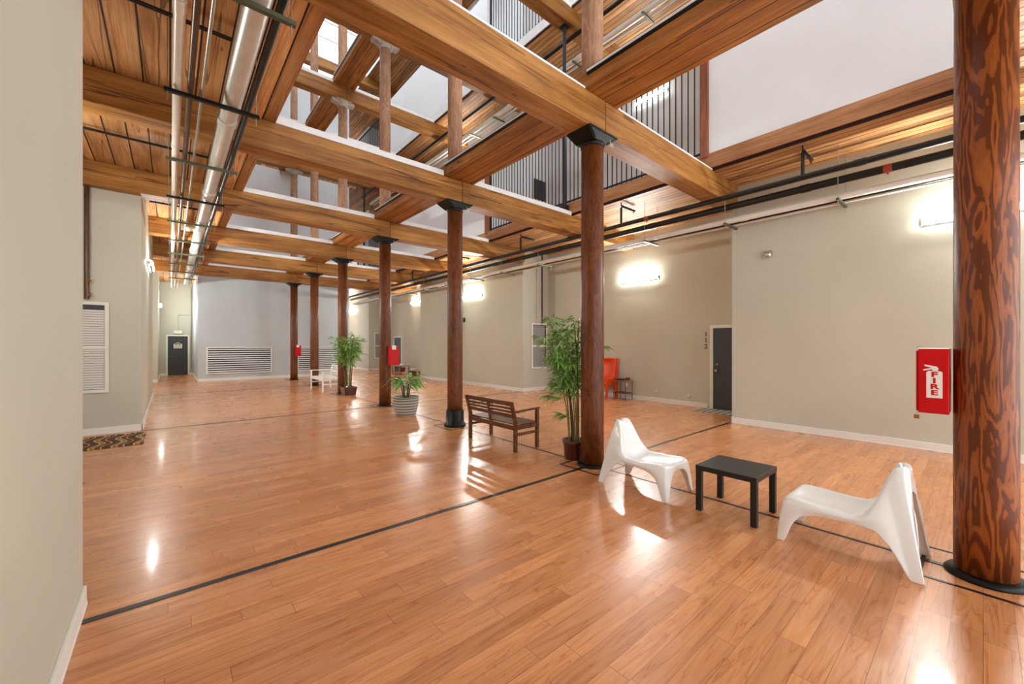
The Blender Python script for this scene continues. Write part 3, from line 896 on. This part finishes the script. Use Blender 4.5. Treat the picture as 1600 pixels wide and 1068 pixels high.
# signs on the far door
t = thing('door_sign', 'white notice on the dark door at the end of the hall', 'sign', (0.31, 27.778, 1.56))
MB().box(-0.17, 0.17, -0.006, 0, -0.12, 0.12).build('sheet', 'paper', t)
m = MB()
for i in range(2):
    m.box(-0.13 + 0.14 * i, -0.02 + 0.14 * i, -0.008, -0.006, 0.04, 0.09)
m.build('heading_marks', 'ink', t)
m = MB()
for z in (0.0, -0.04, -0.08): m.box(-0.13, 0.13, -0.008, -0.006, z - 0.008, z + 0.008)
m.build('text_lines', 'grey_box', t)
t = thing('door_plate', 'small black plate above the white notice on the hall door', 'sign', (0.31, 27.778, 1.74))
MB().box(-0.11, 0.11, -0.006, 0, -0.04, 0.05).build('plate', 'black_paint', t)
MB().box(-0.08, 0.08, -0.008, -0.006, -0.006, 0.014).build('text_line', 'paper', t)
t = thing('emergency_light', 'cream emergency lighting box over the dark hall door', 'emergency light', (0.31, 27.798, 2.30))
MB().box(-0.17, 0.17, -0.10, 0, -0.09, 0.09).build('housing', 'cream', t, bevel=0.008)
MB().tube([(0.02, -0.02, 0.09), (0.02, -0.02, 0.85), (0.04, -0.02, 0.90), (0.50, -0.02, 0.92)], 0.012, 8).build('conduit', 'zinc', t)
t = thing('hall_pipe', 'thin vertical grey pipe at the corner of the end hall', 'pipe', (0.86, 27.76, 0.3))
MB().tube([(0, 0, 0), (0, 0, 4.4)], 0.016, 8).build('run', 'zinc', t)
m = MB()
for z in (0.8, 2.4, 3.9): m.box(-0.02, 0.02, -0.02, 0.04, z, z + 0.03)
m.build('clip', 'zinc', t)

# wall fittings
t = thing('security_camera', 'small silver dome security camera on the tan wall near the black pipes', 'camera', (8.978, 2.72, 3.40))
MB().box(-0.13, 0, -0.06, 0.06, 0.02, 0.07).build('arm', 'chrome', t, bevel=0.006)
MB().lathe([(0, -0.075), (0.03, -0.068), (0.055, -0.04), (0.062, 0.0), (0.062, 0.025), (0, 0.025)], (-0.09, 0, 0), 20).build('dome', 'chrome', t)
for i, (y, z, lab) in enumerate(((6.05, 0.30, 'round cream wall plate low on the recess wall, the one beside the metal table'), (5.12, 0.26, 'round cream wall plate low on the recess wall, the one next to the dark door'))):
    o = MB().lathe([(0, 0), (0.07, 0), (0.072, 0.006), (0.06, 0.014), (0.02, 0.014), (0, 0.012)], n=24)
    t = thing('wall_plate', lab, 'wall plate', (10.579, y, z)); t.rotation_euler = (0, -pi / 2, 0)
    o.build('cover', 'taupe', t)
    MB().lathe([(0, 0.012), (0.025, 0.012), (0.02, 0.022), (0, 0.022)], n=16).build('socket', 'cream', t)
t = thing('wall_outlet', 'white outlet with plug on the wall behind the metal table', 'outlet', (10.579, 7.05, 0.42))
MB().box(-0.012, 0, -0.045, 0.045, -0.07, 0.07).build('plate', 'white_enamel', t, bevel=0.004)
MB().box(-0.05, -0.012, -0.03, 0.03, -0.03, 0.05).build('plug', 'white_enamel', t, bevel=0.006)
MB().tube([(-0.04, 0, -0.03), (-0.05, 0.01, -0.2), (-0.06, 0.04, -0.36), (-0.08, 0.12, -0.408)], 0.005, 6).build('cord', 'white_enamel', t)
t = thing('alarm_box', 'small black alarm box on the projecting wall below its lamp', 'alarm', (9.329, 14.0, 2.66))
MB().box(-0.06, 0, -0.06, 0.06, -0.09, 0.09).build('housing', 'black_paint', t, bevel=0.006)
MB().box(-0.064, -0.06, -0.03, 0.03, -0.02, 0.05).build('grille', 'grey_box', t)
# conduits dropping to the window on the projecting wall
for x, lab, r in ((9.99, 'thin white conduit dropping to the grey window beside the black one', 0.014), (10.24, 'black conduit dropping to the grey window behind the bamboo', 0.02)):
    t = thing('wall_conduit', lab, 'pipe', (x, 10.34, 2.42))
    MB().tube([(0, 0, 0), (0, 0, 2.48)], r, 8).build('run', 'whitepipe' if r < 0.018 else 'darkpipe', t)
    m = MB()
    for z in (0.18, 0.55, 1.6): m.box(-0.03, 0.03, -0.005, 0.03, z, z + 0.03)
    m.build('clip', 'zinc', t)
# standpipe by the blinds window
t = thing('wall_standpipe', 'olive vertical pipe with valves above the blinds window', 'pipe', (-1.14, 10.42, 2.46))
MB().tube([(0, 0, 0), (0, 0, 2.44)], 0.035, 12).build('run', 'bronze', t)
m = MB()
for z in (0.08, 0.34):
    m.tube([(-0.03, 0, z), (0.06, -0.02, z)], 0.02, 8); m.tube([(0.05, -0.02, z - 0.05), (0.05, -0.02, z + 0.05)], 0.008, 6)
m.build('valve', 'brass', t)

# ------------------------------------------------------------------ floor mats
o = MB().box(-0.31, 0.31, -0.52, 0.52, 0.0, 0.012)
tag(o.build('doormat', 'mat_grey', bevel=0.004, loc=(10.18, 4.15, 0.0)), 'grey striped doormat lying in front of the dark door', 'doormat')
o = MB().box(-0.68, 0.68, -0.60, 0.60, 0.0, 0.012)
r_ = o.build('area_rug', 'rug', bevel=0.004, loc=(-1.02, 9.60, 0.0)); r_.rotation_euler = (0, 0, 0)
tag(r_, 'brown rug with wavy stripes under the blinds window', 'rug')

# ------------------------------------------------------------------ extinguisher cabinets
def cabinet(name_label, loc, rz, w, d, h, fire):
    """front faces local -Y"""
    t = thing('extinguisher_cabinet', name_label, 'fire extinguisher cabinet', loc, rz)
    MB().box(-w / 2, w / 2, 0.0, d, 0, h).build('housing', 'red', t, bevel=0.006)
    MB().box(-w / 2 + 0.008, w / 2 - 0.008, -0.012, 0.0, 0.01, h - 0.012).build('door', 'red', t, bevel=0.004)
    if fire:
        # emblem and letters are on the cabinet's side (local +X)
        x0 = w / 2; c = d * 0.53
        pr = [(c - 0.041, 0.115), (c + 0.041, 0.115), (c + 0.041, 0.305), (c + 0.028, 0.312), (c - 0.03, 0.312), (c - 0.041, 0.300)]
        hd = [(c - 0.01, 0.310), (c + 0.016, 0.310), (c + 0.022, 0.330), (c + 0.012, 0.345), (c - 0.05, 0.358), (c - 0.05, 0.347), (c - 0.012, 0.335), (c - 0.058, 0.322), (c - 0.055, 0.312), (c - 0.012, 0.324)]
        a = MB().prism(pr, 0, x0, x0 + 0.0012).prism(hd, 0, x0, x0 + 0.0012).build('extinguisher_emblem', 'white_enamel', t)
        R3 = Matrix(((0, 0, 1, 0), (1, 0, 0, 0), (0, 1, 0, 0), (0, 0, 0, 1)))
        for ch, z in (('F', 0.285), ('I', 0.240), ('R', 0.197), ('E', 0.152)):
            text_mesh(ch, 0.050, 'letter', 'red', a, Matrix.Translation((x0 + 0.0012, c, z)) @ R3 @ Matrix.Scale(1.45, 4, (1, 0, 0)), 0.0008, 0.0022)
        MB().tube([(w / 2 - 0.02, -0.006, 0.0), (w / 2 - 0.02, -0.02, -0.02), (w / 2 - 0.02, 0.004, -0.022)], 0.003, 6).build('shackle', 'zinc', t)
        MB().box(w / 2 - 0.027, w / 2 - 0.013, -0.024, 0.006, -0.05, -0.02).build('padlock', 'brass', t, bevel=0.002)
        MB().tube([(w / 2 - 0.006, -0.004, h - 0.004), (w / 2 - 0.006, -0.006, h + 0.016), (w / 2 - 0.006, 0.016, h + 0.022)], 0.004, 6).build('hinge_pin', 'zinc', t)
        MB().box(-w / 2 + 0.006, w / 2 - 0.004, 0.004, d, h, h + 0.004).build('top_edge', 'white_enamel', t)
    else:
        MB().box(-0.06, 0.05, -0.018, -0.012, h - 0.09, h + 0.02).build('tag_card', 'paper', t)
        MB().prism([(-0.05, 0.15), (0.03, 0.12), (0.07, 0.2), (0.05, 0.3), (-0.02, 0.26), (-0.07, 0.3)], 1, -0.016, -0.012).build('pull_flap', 'red', t)
    MB().box(-0.02, 0.02, d - 0.01, d + 0.002, h * 0.3, h * 0.7).build('mount_block', 'black_steel', t)
    return t
ang = math.atan2(0.135 - 0.275, 4.265 - 3.978)
cabinet('bright red extinguisher cabinet lettered FIRE on the flame-figured post', (4.40, 0.315, 1.143), pi, 0.30, 0.158, 0.474, True)
cabinet('red extinguisher cabinet with white tag on the post behind the striped planter', (4.50, 10.085, 1.10), radians(-12), 0.27, 0.15, 0.50, False)
cabinet('small-looking red extinguisher cabinet on the post before the louvred wall', (4.50, 20.53, 1.10), radians(-12), 0.25, 0.15, 0.50, False)

# ------------------------------------------------------------------ white moulded lounge chairs
def interp(tab, u):
    for (a, pa), (b, pb) in zip(tab, tab[1:]):
        if u <= b:
            t = (u - a) / (b - a)
            return [x + (y - x) * t for x, y in zip(pa, pb)]
    return list(tab[-1][1])
E_ = [(0, (.235, .392, .345)), (.05, (.248, .362, .374)), (.1, (.255, .32, .38)), (.2, (.257, .22, .37)), (.32, (.255, .10, .36)), (.45, (.25, -.03, .355)), (.53, (.243, -.10, .365)),
      (.60, (.23, -.145, .405)), (.68, (.205, -.18, .475)), (.78, (.168, -.215, .58)), (.88, (.132, -.248, .68)), (.95, (.112, -.283, .742)), (1, (.098, -.335, .75))]
B_ = [(0, (.285, .43, 0)), (.07, (.287, .37, 0)), (.11, (.283, .345, .07)), (.16, (.278, .315, .16)), (.22, (.272, .266, .24)), (.30, (.268, .16, .278)), (.45, (.266, .0, .29)), (.57, (.268, -.12, .292)),
      (.66, (.274, -.20, .28)), (.73, (.28, -.285, .19)), (.79, (.285, -.345, .08)), (.84, (.288, -.385, 0)), (.92, (.29, -.425, 0)), (1, (.29, -.462, 0))]
def lounge_mesh():
    bm = bmesh.new()
    NU, NT_ = 44, 7
    NX = 14
    us = [i / NU for i in range(NU + 1)]
    frac = [-1 + 2 * j / NX for j in range(NX + 1)]
    def sheet(u, fx):
        w, y, z = interp(E_, u)
        c = 1 - fx * fx
        back = max(0.0, min(1.0, (u - .5) / .25))
        seat = 1 - back
        lip = min(1, u / .1)
        dz = -0.045 * c * seat * lip
        dy = -0.035 * c * back
        top = max(0.0, (u - .86) / .14)
        dz += -0.035 * math.exp(-(fx / .35) ** 2) * top
        return (w * fx, y + dy, z + dz)
    grid = [[bm.verts.new(sheet(u, f)) for f in frac] for u in us]
    for i in range(NU):
        for j in range(NX):
            bm.faces.new((grid[i][j], grid[i][j + 1], grid[i + 1][j + 1], grid[i + 1][j]))
    sides = {}
    for s, j in ((-1, 0), (1, NX)):
        cols = []
        for i, u in enumerate(us):
            e = interp(E_, u); b = interp(B_, u)
            rowv = [grid[i][j]]
            for t in range(1, NT_ + 1):
                q = t / NT_
                bul = 0.03 * sin(pi * min(1, q * 1.0)) * (1 - q) ** 0.6
                p = [e[n] + (b[n] - e[n]) * q for n in range(3)]
                rowv.append(bm.verts.new((s * (p[0] + bul), p[1], p[2])))
            cols.append(rowv)
        for i in range(NU):
            for t in range(NT_):
                bm.faces.new((cols[i][t], cols[i + 1][t], cols[i + 1][t + 1], cols[i][t + 1]))
        sides[s] = cols
    # front skirt and rear panel: rows of NT_ steps between the end lines of the two sides
    def apron(i, lower):
        prev = grid[i]
        Lc = sides[-1][i]; Rc = sides[1][i]
        for t in range(1, NT_ + 1):
            cur = [Lc[t]]
            q = t / NT_
            for j in range(1, NX):
                a = Vector(grid[i][j].co); b = Vector(lower(frac[j]))
                p = a.lerp(b, q)
                cur.append(bm.verts.new(p))
            cur.append(Rc[t])
            for j in range(NX):
                bm.faces.new((prev[j], prev[j + 1], cur[j + 1], cur[j]))
            prev = cur
    def arch(fx, hi, k0):
        a = abs(fx)
        if a > k0: return 0.0
        return hi * (1 - (a / k0) ** 4) ** 0.6
    apron(0, lambda f: (.285 * f, .43 - 0.04 * (1 - abs(f)), arch(f, .29, .80)))
    apron(NU, lambda f: (.29 * f, -.462 + .10 * (1 - f * f), arch(f, .54, .80)))
    bmesh.ops.recalc_face_normals(bm, faces=bm.faces)
    me = bpy.data.meshes.new('shell')
    bm.to_mesh(me); bm.free()
    for p in me.polygons: p.use_smooth = True
    me.materials.append(M['white_plastic'])
    return me
lm = lounge_mesh()
def lounge(label, loc, rz):
    o = bpy.data.objects.new('lounge_chair', lm)
    COL.objects.link(o)
    so = o.modifiers.new('thickness', 'SOLIDIFY'); so.thickness = 0.010; so.offset = -1
    sb = o.modifiers.new('smooth', 'SUBSURF'); sb.levels = 1; sb.render_levels = 1
    o.location = loc; o.rotation_euler = (0, 0, rz)
    return tag(o, label, 'lounge chair', 'white moulded lounge chairs')
lounge('white moulded plastic lounge chair beside the post with the tall bamboo', (4.19, 2.54, 0), pi)
lounge('white moulded plastic lounge chair with its back to the flame-figured post', (4.19, 0.71, 0), 0)

# ------------------------------------------------------------------ black side table
t = thing('side_table', 'low square black side table between the two white lounge chairs', 'table', (4.27, 1.59, 0))
MB().box(-0.275, 0.275, -0.275, 0.275, 0.40, 0.45).build('table_top', 'black_paint', t, bevel=0.003)
for sx in (-1, 1):
    for sy in (-1, 1):
        MB().box(sx * 0.247 - 0.026, sx * 0.247 + 0.026, sy * 0.247 - 0.026, sy * 0.247 + 0.026, 0, 0.40).build('leg', 'black_paint', t, bevel=0.002)

# ------------------------------------------------------------------ slatted benches (local: length along Y, sitter faces +X)
def bench(label, loc, rz, L, D, mat, group, sh=0.41, ah=0.62, bh=0.76):
    t = thing('slatted_bench', label, 'bench', loc, rz, group)
    h = L / 2
    for s in (-1, 1):
        y = s * (h - 0.03)
        MB().bar((D - 0.03, y, 0), (D - 0.03, y, ah), 0.05, 0.05, (0, 1, 0)).build('leg', mat, t, bevel=0.004)
        m = MB()
        m.bar((0.04, y, 0), (0.04, y, sh + 0.06), 0.055, 0.045, (0, 1, 0))
        m.bar((0.04, y, sh + 0.03), (-0.045, y, bh), 0.05, 0.045, (0, 1, 0))
        m.build('leg', mat, t, bevel=0.004)
        MB().bar((-0.005, y, ah - 0.012), (D + 0.015, y, ah + 0.012), 0.055, 0.028).build('armrest', mat, t, bevel=0.006)
        MB().bar((0.05, y, sh - 0.045), (D - 0.04, y, sh - 0.045), 0.03, 0.06).build('side_rail', mat, t, bevel=0.003)
        MB().bar((0.05, y, 0.26), (D - 0.04, y, 0.26), 0.028, 0.04).build('stretcher', mat, t, bevel=0.003)
    MB().box(0.03, 0.055, -h + 0.05, h - 0.05, sh - 0.085, sh - 0.015).build('back_rail', mat, t, bevel=0.003)
    MB().box(D - 0.05, D - 0.025, -h + 0.05, h - 0.05, sh - 0.085, sh - 0.015).build('front_rail', mat, t, bevel=0.003)
    n = 7
    for i in range(n):
        x = 0.065 + (D - 0.07) * (i + 0.5) / n
        MB().box(x - 0.027, x + 0.027, -h + 0.01, h - 0.01, sh - 0.012, sh + 0.008).build('seat_slat', mat, t, bevel=0.003)
    for z, hh, bowed in ((bh - 0.03, 0.075, 1), (bh - 0.105, 0.035, 0), (bh - 0.16, 0.035, 0), (bh - 0.225, 0.06, 0)):
        x = 0.04 - 0.085 * (z - sh - 0.03) / (bh - sh - 0.03) + 0.005
        MB().bar((x, -h + 0.03, z), (x, h - 0.03, z), 0.022, hh, (-0.22, 0, 1)).build('back_slat', mat, t, bevel=0.003)
    MB().bar((0.02, 0, sh + 0.02), (-0.035, 0, bh - 0.05), 0.02, 0.05, (0, 1, 0)).build('back_brace', mat, t)
    return t
bench('brown slatted wooden bench between the black-footed post and the tall bamboo', (3.985, 5.25, 0), 0.0, 1.27, 0.53, 'bench', None, bh=0.77)
bench('white slatted bench with armrests standing near the square-potted bamboo', (4.70, 15.45, 0), pi, 1.56, 0.74, 'white_enamel', None, 0.47, 0.68, 0.88)

# ------------------------------------------------------------------ plants
AVOID = [9.0, 9.0, 0.0]       # post standing beside the plant being built (local x, y, radius)
def near_post(a, b):
    a, b = Vector((a[0], a[1])), Vector((b[0], b[1]))
    c = Vector((AVOID[0], AVOID[1])); ab = b - a
    t = max(0, min(1, (c - a).dot(ab) / max(ab.length_squared, 1e-6)))
    return (a + ab * t - c).length < AVOID[2]
def leaf(mb, p, d, L, w, droop, n=4, up=None):
    """blade leaf from p along d, drooping"""
    d = Vector(d).normalized()
    if near_post(p, Vector(p) + d * L): return
    side = d.cross(Vector((0, 0, 1)))
    if side.length < 0.1: side = Vector((1, 0, 0))
    side.normalize()
    tw = random.uniform(-0.7, 0.7)
    nrm = side.cross(d).normalized()
    side = (side * cos(tw) + nrm * sin(tw)).normalized()
    vs = []; fs = []
    p = Vector(p)
    for i in range(n + 1):
        t = i / n
        c = p + d * L * t + Vector((0, 0, -droop * L * t * t))
        ww = w * (sin(pi * min(1, 0.12 + t * 0.88)) ** 0.8) if i < n else 0.0008
        fold = Vector((0, 0, 0.22 * ww))
        vs += [c - side * ww / 2 + fold, c, c + side * ww / 2 + fold]
    for i in range(n):
        a = i * 3
        fs += [(a, a + 1, a + 4, a + 3), (a + 1, a + 2, a + 5, a + 4)]
    mb.add(vs, fs, True)

def clear_post(t, px, py, r):
    """bend whatever of plant T reaches into the post at (px, py) out to radius r"""
    for o in children(t):
        if o.name.startswith('cane'):
            for v in o.data.vertices:
                dx, dy = v.co.x + t.location.x - px, v.co.y + t.location.y - py
                q = math.hypot(dx, dy)
                if q < r:
                    k = (r + 0.25 * q * (1 - q / r)) / max(q, 1e-4)
                    v.co.x = px + dx * k - t.location.x; v.co.y = py + dy * k - t.location.y
def bamboo(label, loc, height, spread, npot, potfn, ncane, lean, zlow, nleaf, seed, extra=()):
    random.seed(seed)
    t = thing('potted_bamboo', label, 'potted plant', loc)
    potz = potfn(t)
    AVOID[:] = [CX - loc[0], row(1 if loc[1] < 8 else 4) - loc[1], 0.20]
    fol = MB()
    tops = []
    for i in range(ncane):
        a = 2 * pi * i / ncane + random.uniform(-.3, .3)
        r0 = random.uniform(0.02, npot)
        hh = height * random.uniform(0.72, 1.0)
        dx, dy = cos(a), sin(a)
        p0 = Vector((dx * r0, dy * r0, potz - 0.03))
        pts = []
        nseg = 8
        out = random.uniform(0.3, 1.0) * spread
        lx = lean[0] * random.uniform(.5, 1.2); ly = lean[1] * random.uniform(.5, 1.2)
        for j in range(nseg + 1):
            f = j / nseg
            pts.append(p0 + Vector((dx * out * f ** 2 * 0.55 + lx * f ** 2.2, dy * out * f ** 2 * 0.55 + ly * f ** 2.2, (hh - potz) * f)))
        c = MB()
        c.tube(pts, [0.011 - 0.006 * j / nseg for j in range(nseg + 1)], 7)
        for j in range(1, nseg):
            c.tube([pts[j] - Vector((0, 0, .006)), pts[j] + Vector((0, 0, .006))], 0.0125 - 0.006 * j / nseg, 7)
        c.build('cane', 'cane' if i % 2 else 'cane_dark', t)
        tops.append(pts)
    for i in range(nleaf):
        pts = random.choice(tops)
        f = random.uniform(zlow, 1.0) ** 0.8
        k = f * (len(pts) - 1); j = min(int(k), len(pts) - 2)
        p = pts[j].lerp(pts[j + 1], k - j)
        a = random.uniform(0, 2 * pi)
        tw = random.uniform(0.05, 0.32) * spread / 0.4 * (1.1 - 0.5 * f)
        tip = p + Vector((cos(a) * tw, sin(a) * tw, random.uniform(0.0, 0.14)))
        if near_post(p, tip): continue
        fol.tube([p, tip], 0.0025, 4, False)
        for q in range(random.randint(4, 6)):
            b = a + random.uniform(-1.1, 1.1)
            leaf(fol, p.lerp(tip, random.uniform(0.55, 1)), (cos(b), sin(b), random.uniform(-0.5, 0.45)), random.uniform(0.10, 0.20), random.uniform(0.017, 0.027), random.uniform(0.1, 0.55))
    for (pz, dirx, diry, ln) in extra:
        p = tops[0][0].lerp(tops[0][-1], 0.0); p = Vector((0, 0, pz))
        tip = p + Vector((dirx * ln, diry * ln, 0.10))
        fol.tube([p, p.lerp(tip, .5) + Vector((0, 0, .05)), tip], 0.004, 5)
        for q in range(34):
            f = random.uniform(0.35, 1)
            b = math.atan2(diry, dirx) + random.uniform(-1.0, 1.0)
            leaf(fol, p.lerp(tip, f) + Vector((0, 0, .03)), (cos(b), sin(b), random.uniform(-0.5, 0.3)), random.uniform(0.11, 0.2), random.uniform(0.015, 0.022), random.uniform(0.1, 0.5))
    fol.build('foliage', 'leaf', t)
    return t
def round_pot(r, h):
    def fn(t):
        MB().lathe([(0, 0.0), (r * 0.82, 0.0), (r * 0.86, 0.02), (r * 0.97, h - 0.05), (r * 1.03, h - 0.045), (r * 1.05, h), (r * 0.96, h), (r * 0.93, h - 0.05), (0, h - 0.05)], n=32).build('pot', 'pot_brown', t)
        MB().lathe([(r * 0.94, h - 0.052), (r * 0.5, h - 0.035), (0, h - 0.03)], n=24).build('soil', 'soil', t)
        return h - 0.04
    return fn
def square_pot(w, h):
    def fn(t):
        o = MB().lathe([(0, 0), (w * .42, 0), (w * .5, h - 0.03), (w * .53, h - 0.03), (w * .53, h), (w * .47, h), (w * .45, h - .05), (0, h - .05)], n=32, sq=0.92)
        for i in range(len(o.s)): o.s[i] = False
        o.build('pot', 'pot_brown', t, bevel=0.004)
        MB().box(-w * .44, w * .44, -w * .44, w * .44, h - 0.06, h - 0.035).build('soil', 'soil', t)
        return h - 0.04
    return fn
# camera-left in the room is the direction (-0.76, 0.65)
pl = bamboo('tall bamboo in a round brown pot against the post, beside the slatted bench', (4.473, 3.86, 0), 2.10, 0.42, 0.10, round_pot(0.165, 0.27), 11, (-0.14, 0.12), 0.36, 330, 3,
       extra=((0.78, -0.72, 0.60, 0.42), (0.52, -0.6, 0.75, 0.22), (0.95, -0.6, 0.5, 0.38), (1.50, 0.836, -0.549, 0.47)))
pl2 = bamboo('bushy bamboo in a square dark brown planter near the white bench', (4.44, 13.455, 0), 1.98, 0.55, 0.14, square_pot(0.42, 0.27), 12, (-0.02, 0.0), 0.50, 330, 11)

clear_post(pl, CX, row(1), 0.178); clear_post(pl2, CX, row(4), 0.178)
AVOID[:] = [9.0, 9.0, 0.0]

# striped planter with broad-leaved plant
random.seed(5)
t = thing('potted_plant', 'grey striped round planter with a young broad-leaved plant on the floor', 'potted plant', (4.17, 8.70, 0))
MB().lathe([(0, 0), (0.205, 0), (0.222, 0.02), (0.262, 0.16), (0.288, 0.30), (0.296, 0.42), (0.300, 0.425), (0.298, 0.44), (0.278, 0.44), (0.268, 0.40), (0, 0.40)], n=48).build('pot', 'pot_stripe', t)
MB().lathe([(0.27, 0.395), (0.15, 0.412), (0, 0.415)], n=24).build('soil', 'soil', t)
fol = MB()
for i in range(6):
    a = 2 * pi * i / 6 + 0.4
    p0 = Vector((cos(a) * 0.06, sin(a) * 0.06, 0.40))
    hgt = random.uniform(0.30, 0.52)
    p1 = p0 + Vector((cos(a) * 0.08, sin(a) * 0.08, hgt))
    MB().tube([p0, p0.lerp(p1, .5) + Vector((cos(a) * -.01, 0, 0)), p1], [0.014, 0.012, 0.008], 7).build('stem', 'cane_dark', t)
    for q in range(6):
        b = a + random.uniform(-1.3, 1.3)
        leaf(fol, p0.lerp(p1, random.uniform(0.7, 1.0)), (cos(b), sin(b), random.uniform(0.15, 0.9)), random.uniform(0.34, 0.56), random.uniform(0.06, 0.085), random.uniform(0.35, 0.85), 7)
for (px, py, dz) in ((-0.27, 0.12, -0.05), (0.24, -0.16, -0.06)):
    for q in range(3):
        leaf(fol, (px * 0.8, py * 0.8, 0.52), (px, py, random.uniform(-.1, .5)), 0.16, 0.02, 0.8)
    fol.tube([(px * .15, py * .15, 0.40), (px * .5, py * .5, 0.53), (px * .85, py * .85, 0.52)], 0.004, 5)
fol.build('foliage', 'leaf_broad', t)

# ------------------------------------------------------------------ orange high-back chair (faces -X)
t = thing('orange_armchair', 'tall-backed orange chair against the recess wall behind the post', 'armchair', (10.2, 7.68, 0))
m = MB()
# curved shell: back, then seat
prof = [(0.30, 1.20), (0.27, 1.0), (0.22, 0.75), (0.17, 0.52), (0.10, 0.43), (-0.05, 0.40), (-0.22, 0.42), (-0.27, 0.40)]
vs = []; NW = 10
for (x, z) in prof:
    for j in range(NW + 1):
        f = -1 + 2 * j / NW
        bow = 0.05 * f * f
        vs.append((x - bow if z > .45 else x, f * 0.36, z + (0.03 * f * f if z < .45 else 0)))
fs = [(i * (NW + 1) + j, i * (NW + 1) + j + 1, (i + 1) * (NW + 1) + j + 1, (i + 1) * (NW + 1) + j) for i in range(len(prof) - 1) for j in range(NW)]
m.add(vs, fs, True)
o = m.build('shell', 'orange', t); so = o.modifiers.new('t', 'SOLIDIFY'); so.thickness = 0.03; so.offset = 0
for s in (-1, 1):
    MB().prism([(0.31, 0.0), (0.20, 0.0), (0.17, 0.30), (0.05, 0.42), (-0.14, 0.40), (-0.20, 0.20), (-0.20, 0.0), (-0.27, 0.0), (-0.285, 0.45), (-0.24, 0.60), (0.05, 0.62), (0.22, 0.80), (0.27, 1.19), (0.33, 1.19)], 1, s * 0.36 - 0.02, s * 0.36 + 0.02).build('side_panel', 'orange', t, bevel=0.008)
MB().box(0.25, 0.33, -0.36, 0.36, 1.17, 1.22).build('top_roll', 'orange', t, bevel=0.02)

# metal side table with things on it
t = thing('metal_table', 'spindly metal side table with a shelf between orange chair and wall plates', 'table', (10.33, 7.0, 0))
MB().box(-0.19, 0.19, -0.22, 0.22, 0.555, 0.575).build('table_top', 'lightwood', t)
MB().box(-0.18, 0.18, -0.21, 0.21, 0.20, 0.215).build('shelf', 'bronze', t)
for sx in (-1, 1):
    for sy in (-1, 1):
        MB().tube([(sx * 0.175, sy * 0.205, 0), (sx * 0.175, sy * 0.205, 0.56)], 0.011, 8).build('leg', 'bronze', t)
o = MB().lathe([(0, 0), (0.11, 0), (0.17, 0.02), (0.175, 0.03), (0.11, 0.012), (0, 0.012)], n=24)
tag(o.build('black_tray', 'black_paint', loc=(10.30, 7.06, 0.576)), 'shallow black tray on the metal side table', 'tray')
t = thing('gift_box', 'small dark red box on the metal side table beside the tray', 'box', (10.38, 6.86, 0.576))
MB().box(-0.05, 0.05, -0.045, 0.045, 0, 0.06).build('box', 'sprinkler_red', t, bevel=0.004)
MB().box(-0.055, 0.055, -0.05, 0.05, 0.06, 0.08).build('lid', 'pot_brown', t, bevel=0.004)

# far table by the black doorway with clutter
t = thing('console_table', 'small wooden table with a lower shelf before the black doorway', 'table', (9.75, 21.0, 0))
MB().box(-0.30, 0.30, -0.48, 0.48, 0.44, 0.47).build('table_top', 'lightwood', t, bevel=0.003)
MB().box(-0.27, 0.27, -0.45, 0.45, 0.14, 0.16).build('shelf', 'lightwood', t)
for sx in (-1, 1):
    for sy in (-1, 1):
        MB().box(sx * 0.27 - 0.022, sx * 0.27 + 0.022, sy * 0.45 - 0.022, sy * 0.45 + 0.022, 0, 0.44).build('leg', 'lightwood', t)
t = thing('wicker_basket', 'brown wicker basket on the lower shelf of the far wooden table', 'basket', (9.75, 20.78, 0.162))
MB().lathe([(0, 0), (0.13, 0), (0.17, 0.12), (0.18, 0.2), (0.165, 0.2), (0.12, 0.02), (0, 0.02)], n=20).build('bowl', 'basket', t)
MB().tube([(-0.17, 0, 0.19), (-0.1, 0, 0.24), (0, 0, 0.255), (0.1, 0, 0.24), (0.17, 0, 0.19)], 0.008, 6).build('handle', 'basket', t)
t = thing('straw_hat', 'pale hat lying on top of the far wooden table', 'hat', (9.72, 20.85, 0.471))
MB().lathe([(0, 0.0), (0.16, 0.0), (0.165, 0.008), (0.095, 0.015), (0.085, 0.09), (0.05, 0.11), (0, 0.112)], n=24).build('crown', 'cream', t)
MB().lathe([(0.097, 0.016), (0.099, 0.016), (0.094, 0.04), (0.091, 0.04)], n=24).build('band', 'pot_brown', t)
t = thing('plank_bench', 'low pale plank bench along the far recess wall beside the wooden table', 'bench', (10.0, 19.5, 0))
MB().box(-0.22, 0.22, -0.62, 0.62, 0.22, 0.26).build('top', 'lightwood', t, bevel=0.004)
for sy in (-1, 1): MB().box(-0.2, 0.2, sy * 0.5 - 0.03, sy * 0.5 + 0.03, 0, 0.22).build('leg', 'lightwood', t)
t = thing('folded_towel', 'folded white towels on the low pale plank bench', 'towel', (9.95, 19.85, 0.261))
MB().box(-0.13, 0.13, -0.16, 0.16, 0, 0.045).build('towel', 'paper', t, bevel=0.015)
MB().box(-0.12, 0.12, -0.15, 0.13, 0.045, 0.085).build('towel', 'paper', t, bevel=0.015)
t = thing('black_shoe', 'single black shoe on the floor at the far projecting corner', 'shoe', (9.55, 18.05, 0))
MB().prism([(-0.13, 0.012), (0.13, 0.012), (0.13, 0.05), (0.06, 0.07), (0.0, 0.10), (-0.11, 0.11), (-0.13, 0.06)], 1, -0.045, 0.045).build('upper', 'black_paint', t, bevel=0.015)
MB().box(-0.135, 0.135, -0.048, 0.048, 0, 0.014).build('sole', 'black_steel', t)
